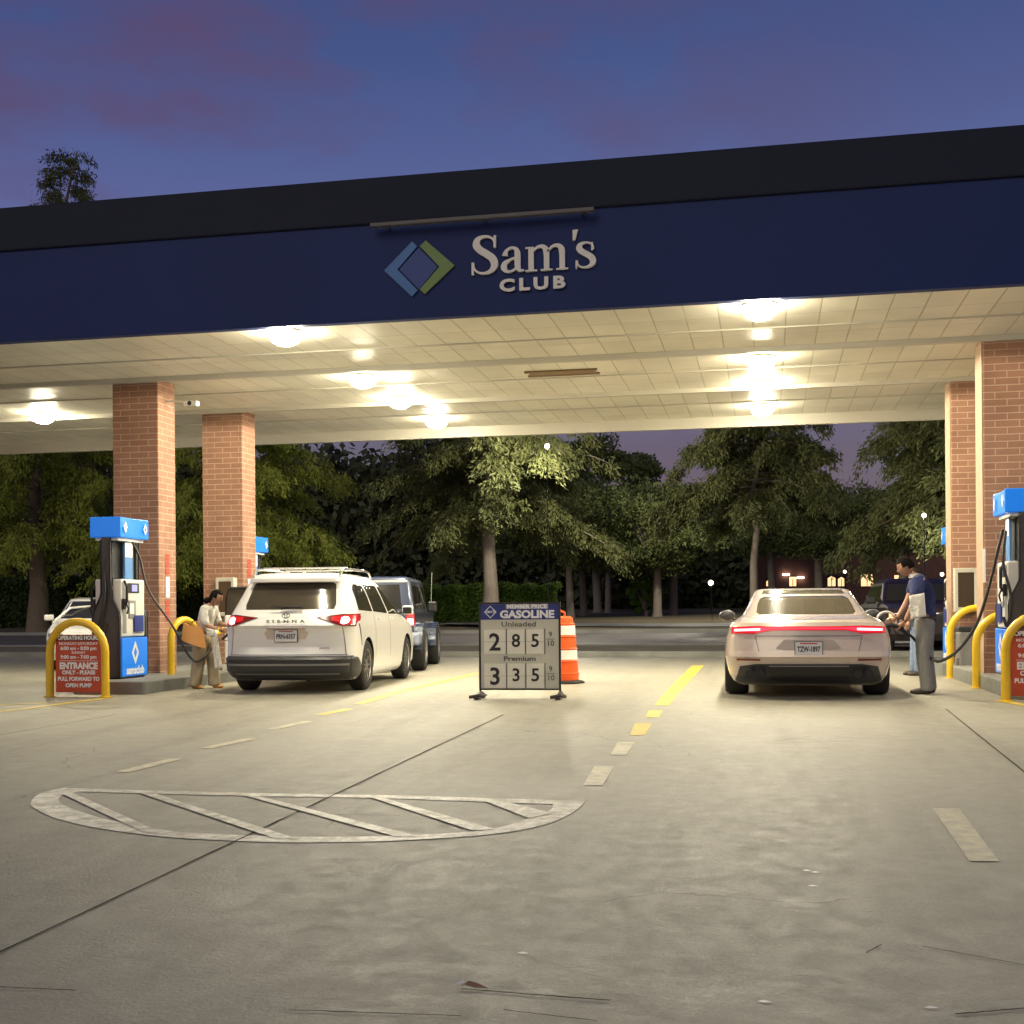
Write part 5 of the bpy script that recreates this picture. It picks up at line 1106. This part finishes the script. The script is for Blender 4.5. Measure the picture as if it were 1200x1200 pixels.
def cypress(label, x, y, z, H, r, base, Lmax, nb=70, nl=420, leaf='leaf_c', bark='bark'):
    t = thing('cypress_tree', label, 'tree', (x, y, z), group='feathery trees behind the canopy')
    tp = [(random.uniform(-.06, .06) * k, random.uniform(-.06, .06) * k, H * k / 8) for k in range(9)]; tp[0] = (0, 0, -.3)
    q = MB(); q.tube(tp, [r * 1.35 * (1 - .93 * k / 8) if k else r * 1.8 for k in range(9)], 12)
    br = MB(); Ps, Ds = [], []
    for b in range(nb):
        h = base + (H - base) * (b / nb) ** 1.1 + random.uniform(-.2, .2); az = b * 2.4 + random.uniform(-.5, .5)
        L = Lmax * (1 - ((h - base) / (H - base + .3))) ** .75 * random.uniform(.55, 1.1) + .4
        up = random.uniform(.05, .5) * (1 if h > base + 1.5 else .2); d = np.array([math.cos(az), math.sin(az), 0])
        pts = np.array([np.array([0, 0, h]) + d * L * s + np.array([0, 0, L * (up * s - .42 * s ** 2.4)]) for s in np.linspace(0, 1, 7)])
        br.tube([tuple(p) for p in pts], [max(.008, .042 * L / Lmax * (1 - .8 * i / 6)) for i in range(7)], 5, caps=False)
        # secondary sprays
        ns = int(5 + L * 3.2)
        for k in range(ns):
            s = random.uniform(.2, 1); i = min(int(s * 6), 5); p0 = pts[i] + (pts[i + 1] - pts[i]) * (s * 6 - i)
            a2 = az + random.choice((-1, 1)) * random.uniform(.3, 1.3); l2 = random.uniform(.35, 1.1) * (.4 + .6 * L / Lmax)
            d2 = np.array([math.cos(a2), math.sin(a2), random.uniform(-.5, .1)])
            m_ = max(8, int(nl * L / Lmax / ns * 3.3)); u = rng.random(m_) ** .8
            pp = p0 + d2 * (l2 * u)[:, None] + np.c_[np.zeros(m_), np.zeros(m_), -.45 * l2 * u ** 2] + rng.normal(size=(m_, 3)) * .13
            dd_ = unit(d2 * .7 + np.array([0, 0, -.8]) + rng.normal(size=(m_, 3)) * .5); pp = pp + dd_ * .08
            Ps.append(pp); Ds.append(dd_)
    q.build('trunk', bark, t, smooth=True); br.build('branches', bark, t)
    P = np.concatenate(Ps); D = np.concatenate(Ds); n = len(P)
    cards('crown', P, D, rng.uniform(.10, .32, n), rng.uniform(.035, .09, n), leaf, t)
    return t
def broadleaf(label, x, y, z, H, r, base, W, ncl=90, nl=190, name='oak_tree', mtl='leaf_o', ls=1., bark='barkg', group='round crowned trees beyond the road'):
    t = thing(name, label, 'tree', (x, y, z), group=group)
    q = MB(); top = (random.uniform(-.3, .3), random.uniform(-.3, .3), base * 1.25)
    q.tube([(0, 0, -.3), (.02, 0, .3), (top[0] * .4, top[1] * .4, base * .7), top], [r * 1.7, r * 1.15, r, r * .8], 10)
    Ps, Ds = [], []; cc = np.array([0, 0, (base + H) / 2]); rad = np.array([W / 2, W / 2, (H - base) / 2])
    for b in range(9):
        az = b * .75 + random.uniform(-.2, .2); el = random.uniform(.25, 1.2); e_ = cc + rad * .72 * np.array([math.cos(az) * math.cos(el), math.sin(az) * math.cos(el), math.sin(el) * .8])
        md = (np.array(top) + e_) / 2 + np.array([0, 0, -.06 * W]) + rng.normal(size=3) * .15
        q.tube(catmull([top, tuple(md), tuple(e_)], 4), [r * .55 * (1 - .1 * k) for k in range(9)], 6)
    q.build('trunk', bark, t, smooth=True)
    for c in range(ncl):
        v = rng.normal(size=3); v /= np.linalg.norm(v); v[2] = v[2] * .9 - .05
        rr = random.uniform(.45, 1.) ** .6; ctr = cc + rad * v * rr * random.uniform(.85, 1.08); cs = W * random.uniform(.055, .12)
        m_ = int(nl * random.uniform(.6, 1.3)); w_ = rng.normal(size=(m_, 3)); w_ = unit(w_) * (rng.random(m_) ** .5)[:, None] * cs * np.array([1.3, 1.3, .75])
        Ps.append(ctr + w_); Ds.append(unit(rng.normal(size=(m_, 3)) + [0, 0, -.4]))
    P = np.concatenate(Ps); D = np.concatenate(Ds); n = len(P)
    cards('crown', P, D, rng.uniform(.14, .34, n) * ls, rng.uniform(.07, .16, n) * ls, mtl, t)
    return t
def tg(y): return .012 * (min(y, 260) - 30) + .1
def at_px(x, Y): p = atY(x, 700, Y); return p.x
cypress('stout trunked feathery tree on the far left behind the pump', at_px(44, 48.3), 48.3, tg(48.3), 15.5, .30, 3.6, 4.6, 90, 430, 'leaf_lit')
cypress('tallest feathery tree, its ragged tip showing above the canopy roof', at_px(85, 58), 58, tg(58), 24.6, .32, 6, 8.5, 120, 420)
cypress('feathery tree whose low boughs show right of the left brick columns', at_px(262, 49.5), 49.5, tg(49.5), 15.5, .27, 3.6, 6.0, 90, 480, 'leaf_lit')
cypress('feathery tree with a bare straight trunk directly behind the price board', at_px(575, 50), 50, tg(50), 14.0, .25, 4.6, 5.2, 95, 560, bark='barkg')
cypress('slim feathery tree with a pole straight trunk behind the champagne sedan', at_px(883, 51), 51, tg(51), 10.4, .14, 5.2, 3.9, 65, 420, bark='barkg')
cypress('feathery tree on the right, boughs reaching in beside the right brick columns', at_px(1128, 46), 46, tg(46), 12.5, .25, 3.9, 3.9, 80, 480)
broadleaf('forked pale trunked oak with a wide green crown on the bank right of the drum', at_px(770, 74), 74, tg(74), 8.6, .24, 2.6, 9.5, 110, 210)
broadleaf('oak just right of the forked oak, darker crown', at_px(789, 80), 80, tg(80), 8.8, .24, 2.4, 9.0, 90, 190)
broadleaf('thin oak behind the price board and drum', at_px(668, 76), 76, tg(76), 9.3, .22, 3.0, 9.0, 110, 200)
broadleaf('second thin oak close to the right of the first, behind the drum', at_px(684, 84), 84, tg(84), 9.8, .22, 3.2, 9.0, 100, 190)
broadleaf('small dark oak far back above the red tail lights', at_px(712, 98), 98, tg(98), 9.0, .22, 3.0, 9.0, 80, 180)
broadleaf('broad dark oak whose crown hangs over the lit shop windows', at_px(960, 92), 92, tg(92), 9.6, .28, 3.8, 13., 110, 230)
broadleaf('dark oak behind the man in navy at the right columns', at_px(1060, 84), 84, tg(84), 8.8, .26, 3.6, 10., 90, 220)
broadleaf('tall dusky tree behind the slim feathery tree', at_px(905, 108), 108, tg(108), 16.0, .3, 4, 11., 110, 220, ls=1.6)
broadleaf('tall dusky tree rising left of the sky gap', at_px(700, 100), 100, tg(100), 15.5, .3, 4, 11., 120, 230, ls=1.6)
broadleaf('tall dusky tree at the right end behind the right columns', at_px(1120, 78), 78, tg(78), 13.5, .3, 4, 7.5, 100, 220, ls=1.3)
# far wood, one mass
def wood(x0, x1, y0, y1, hfun, n, name='wood', mtl='leaf_d', ls=3.):
    X = rng.uniform(x0, x1, n); Yq = rng.uniform(y0, y1, n); Hh = np.array([hfun(a) for a in X]) * (.82 + .18 * np.sin(X * .9) * np.sin(X * .37 + 1)) * rng.uniform(.75, 1.0, n) ** .5
    Z = rng.random(n) ** .9 * Hh + .012 * (Yq - 30); P = np.c_[X, Yq, Z] + rng.normal(size=(n, 3)) * .3
    return cards(name, P, unit(rng.normal(size=(n, 3))), rng.uniform(.2, .45, n) * ls, rng.uniform(.12, .3, n) * ls, mtl, None)
def xpx(x, Y=120): return at_px(x, Y)
def hf(X):
    # height of the wood along its length (metres)
    px_ = 905 + X / 120 * 1455
    pts = [(-400, 19), (480, 19), (690, 18), (745, 13), (800, 8.5), (1010, 8.5), (1060, 12), (1300, 14)]
    for a, b in zip(pts, pts[1:]):
        if px_ <= b[0]: return a[1] + (b[1] - a[1]) * max(0, (px_ - a[0]) / (b[0] - a[0]))
    return 14
wa = wood(xpx(-150), xpx(790), 112, 128, hf, 80000)
tag(wa, 'dark mass of woodland behind everything on the left', None, None, 'stuff'); wa['category'] = 'woodland'
wb = wood(xpx(725), xpx(1300), 128, 140, lambda X: hf(X * 120 / 134), 26000)
tag(wb, 'dark mass of woodland behind the buildings on the right', None, None, 'stuff'); wb['category'] = 'woodland'
# hedges
def hedge(label, x0, x1, y, h, d=1.6, mtl='leaf_h', n=26000, dens=None, name='hedge', ls=1., base=None):
    t = thing(name, label, 'hedge', ((x0 + x1) / 2, y, tg(y) if base is None else base)); L = (x1 - x0)
    q = MB(); q.box(-L / 2 + .2, L / 2 - .2, .2, d - .2, 0, h - .2); q.build('core', mat('hedge_core', (.012, .018, .008), .9), t)
    X = rng.uniform(-L / 2, L / 2, n); F = rng.random(n); onf = F < .62
    Yq = np.where(onf, rng.normal(0, .10, n), rng.uniform(0, d, n)); Z = np.where(onf, rng.uniform(0, h, n), h + rng.normal(0, .07, n)) + .10 * np.sin(X * 1.7) * .5 + .06 * np.sin(X * 5.1)
    Yq = Yq + .12 * np.sin(X * 2.3 + Z * 2)
    cards('foliage', np.c_[X, Yq, Z], unit(rng.normal(size=(n, 3))), rng.uniform(.10, .24, n) * ls, rng.uniform(.06, .14, n) * ls, mtl, t); return t
hedge('bright green clipped hedge between the slate vehicle and the price board', at_px(452, 56), at_px(652, 56), 56, 1.75, n=22000)
hedge('long dark hedge along the far left behind the feathery tree', at_px(-60, 54), at_px(322, 54), 54, 2.35, mtl='leaf_k', n=42000)
broadleaf('small round bush at the foot of the forked oak', at_px(757, 77), 77, tg(77), 2.6, .08, .3, 2.6, 24, 150, name='bush', mtl='leaf_h', group='bushes')

# ------------------------------------------------------------------ distant buildings, lamps, sign, car
def far_building(label, xa, xb, y, h, wins, lamps=(), roof=1.0, z0=None):
    x0, x1 = at_px(xa, y), at_px(xb, y); z = tg(y); t = thing('shop_building', label, 'building', ((x0 + x1) / 2, y, z)); cx = (x0 + x1) / 2
    q = MB(); q.box(x0 - cx, x1 - cx, 0, 8, 0, h); q.build('wall', 'farwall', t)
    q = MB(); q.box(x0 - cx - .3, x1 - cx + .3, -.3, 8.3, h, h + .35); q.build('roof', 'cap', t)
    for (px0, px1, py0, py1, arch) in wins:
        a, b = atY(px0, py1, y), atY(px1, py0, y); f = MB(); f.box(a.x - cx - .08, b.x - cx + .08, -.05, -.01, a.z - z - .08, b.z - z + .08); fr = f.build('window_frame', 'cap', t)
        pts = [(a.x - cx, a.z - z), (b.x - cx, a.z - z), (b.x - cx, b.z - z - (.2 if arch else 0))] + ([((a.x + b.x) / 2 - cx, b.z - z)] if arch else []) + [(a.x - cx, b.z - z - (.2 if arch else 0))]
        f = MB(); f.prism(pts, lambda u, v, d: (u, -.055 - d, v), .01); f.build('window', 'farwin', fr)
        f = MB(); mxx = (a.x + b.x) / 2 - cx; f.box(mxx - .03, mxx + .03, -.075, -.066, a.z - z, b.z - z - .2); f.build('window_bar', 'cap', fr)
    for (lx, ly) in lamps:
        p = atY(lx, ly, y); f = MB(); f.box(p.x - cx - .32, p.x - cx + .32, -.4, -.1, p.z - z - .07, p.z - z + .07); f.build('wall_lamp', 'farlamp', t)
far_building('low brick shop with warm arched windows beyond the trees on the right', 888, 1130, 118, 5.0, [(898, 904, 679, 687, 1), (925, 933, 676, 687, 0), (970, 979, 675, 687, 1), (982, 990, 676, 687, 1), (1009, 1023, 673, 687, 0), (1048, 1058, 674, 687, 0)], [(921, 673.5), (938, 677)])
far_building('dim brick building with two lights glimpsed at the far left', -40, 240, 118, 4.0, [(66, 73, 679, 685, 1), (76, 83, 678, 685, 1)])
def post_lamp(label, px_, py_, y, r=.16, power=0):
    p = atY(px_, py_, y); z = tg(y); t = thing('street_lamp', label, 'street lamp', (p.x, y, z))
    q = MB(); q.tube([(0, 0, 0), (0, 0, max(.5, p.z - z - r))], .06 if not power else .016, 6); q.build('post', 'black', t)
    q = MB(); q.lathe([(r * .3, -r), (r * .85, -r * .55), (r, 0), (r * .85, r * .55), (r * .3, r)], (0, 0, p.z - z), k=14); q.build('globe', 'farlamp', t, smooth=True)
    if power:
        ld = bpy.data.lights.new('lamp_light', 'POINT'); ld.energy = power; ld.color = (1, .90, .70); ld.shadow_soft_size = .2
        lo = bpy.data.objects.new('lamp_light', ld); C.objects.link(lo); lo.parent = t; lo.location = (0, .35, p.z - z + .1)
post_lamp('single round white lamp glowing low between the oaks and the sedan', 833, 683, 96, .20)
post_lamp('tall lamp post light shining through the upper leaves left of centre', 641, 523, 43.5, .09, 2300)
post_lamp('tall lamp light in the dusky tree right of the sky gap', 833, 537, 64, .13, 3000)
post_lamp('distant lamp light over the shop roof', 1083, 604, 41, .07, 450)
post_lamp('distant small white lamp above the shop wall', 990, 670, 100, .12)
post_lamp('small lamp by the shop behind the dark suv', 1104, 673, 70, .1)
t = thing('road_sign', 'small white road sign on a post behind the price board', 'sign', (at_px(613, 60), 60, tg(60)))
pz = atY(613, 690, 60).z - tg(60)
q = MB(); q.tube([(0, 0, 0), (0, 0, pz)], .03, 6); q.build('post', 'grey', t)
q = MB(); q.box(-.16, .16, -.04, -.03, pz - .14, pz + .14); q.build('panel', 'plate', t)
for dx in (-.07, .07): q = MB(); q.box(dx - .03, dx + .03, -.044, -.0405, pz - .08, pz + .08); q.build('mark', 'ink', t)
# distant white lamp-lit car roofline by the sign and the far red tail lights
fk = [(.2, .2, 4.2, .8, .4, .4), (.4, .03, 4.3, .88, .5, .5), (.85, .05, 4.2, .88, .5, .5), (.95, .3, 3.3, .82, .4, .4), (1.38, .9, 2.6, .6, .3, .3), (1.42, 1.1, 2.4, .5, .3, .3)]
cf = Car(fk, 3.2)
fc = thing('distant_car', 'tiny distant dark car with two red tail lights under the oaks', 'car', (at_px(685, 150), 150, tg(150)))
cf.body('body', 'darkred', fc, []); patch('rear_window', [(-.6, .97), (.6, .97), (.5, 1.33), (-.5, 1.33)], cf.rear, 'glass', fc)
for s in (-1, 1):
    q = MB(); q.lathe([(.14, -.02), (.14, .02)], (s * .42, .0, .86), 'y', 12); q.build('taillight', 'tailon', fc)
    for yy in (.8, 3.4): wheel(fc, s * .78, yy, .32, .2, s, 5)
for px_, lab in ((30, 'leftmost'), (95, 'second')):
    pass
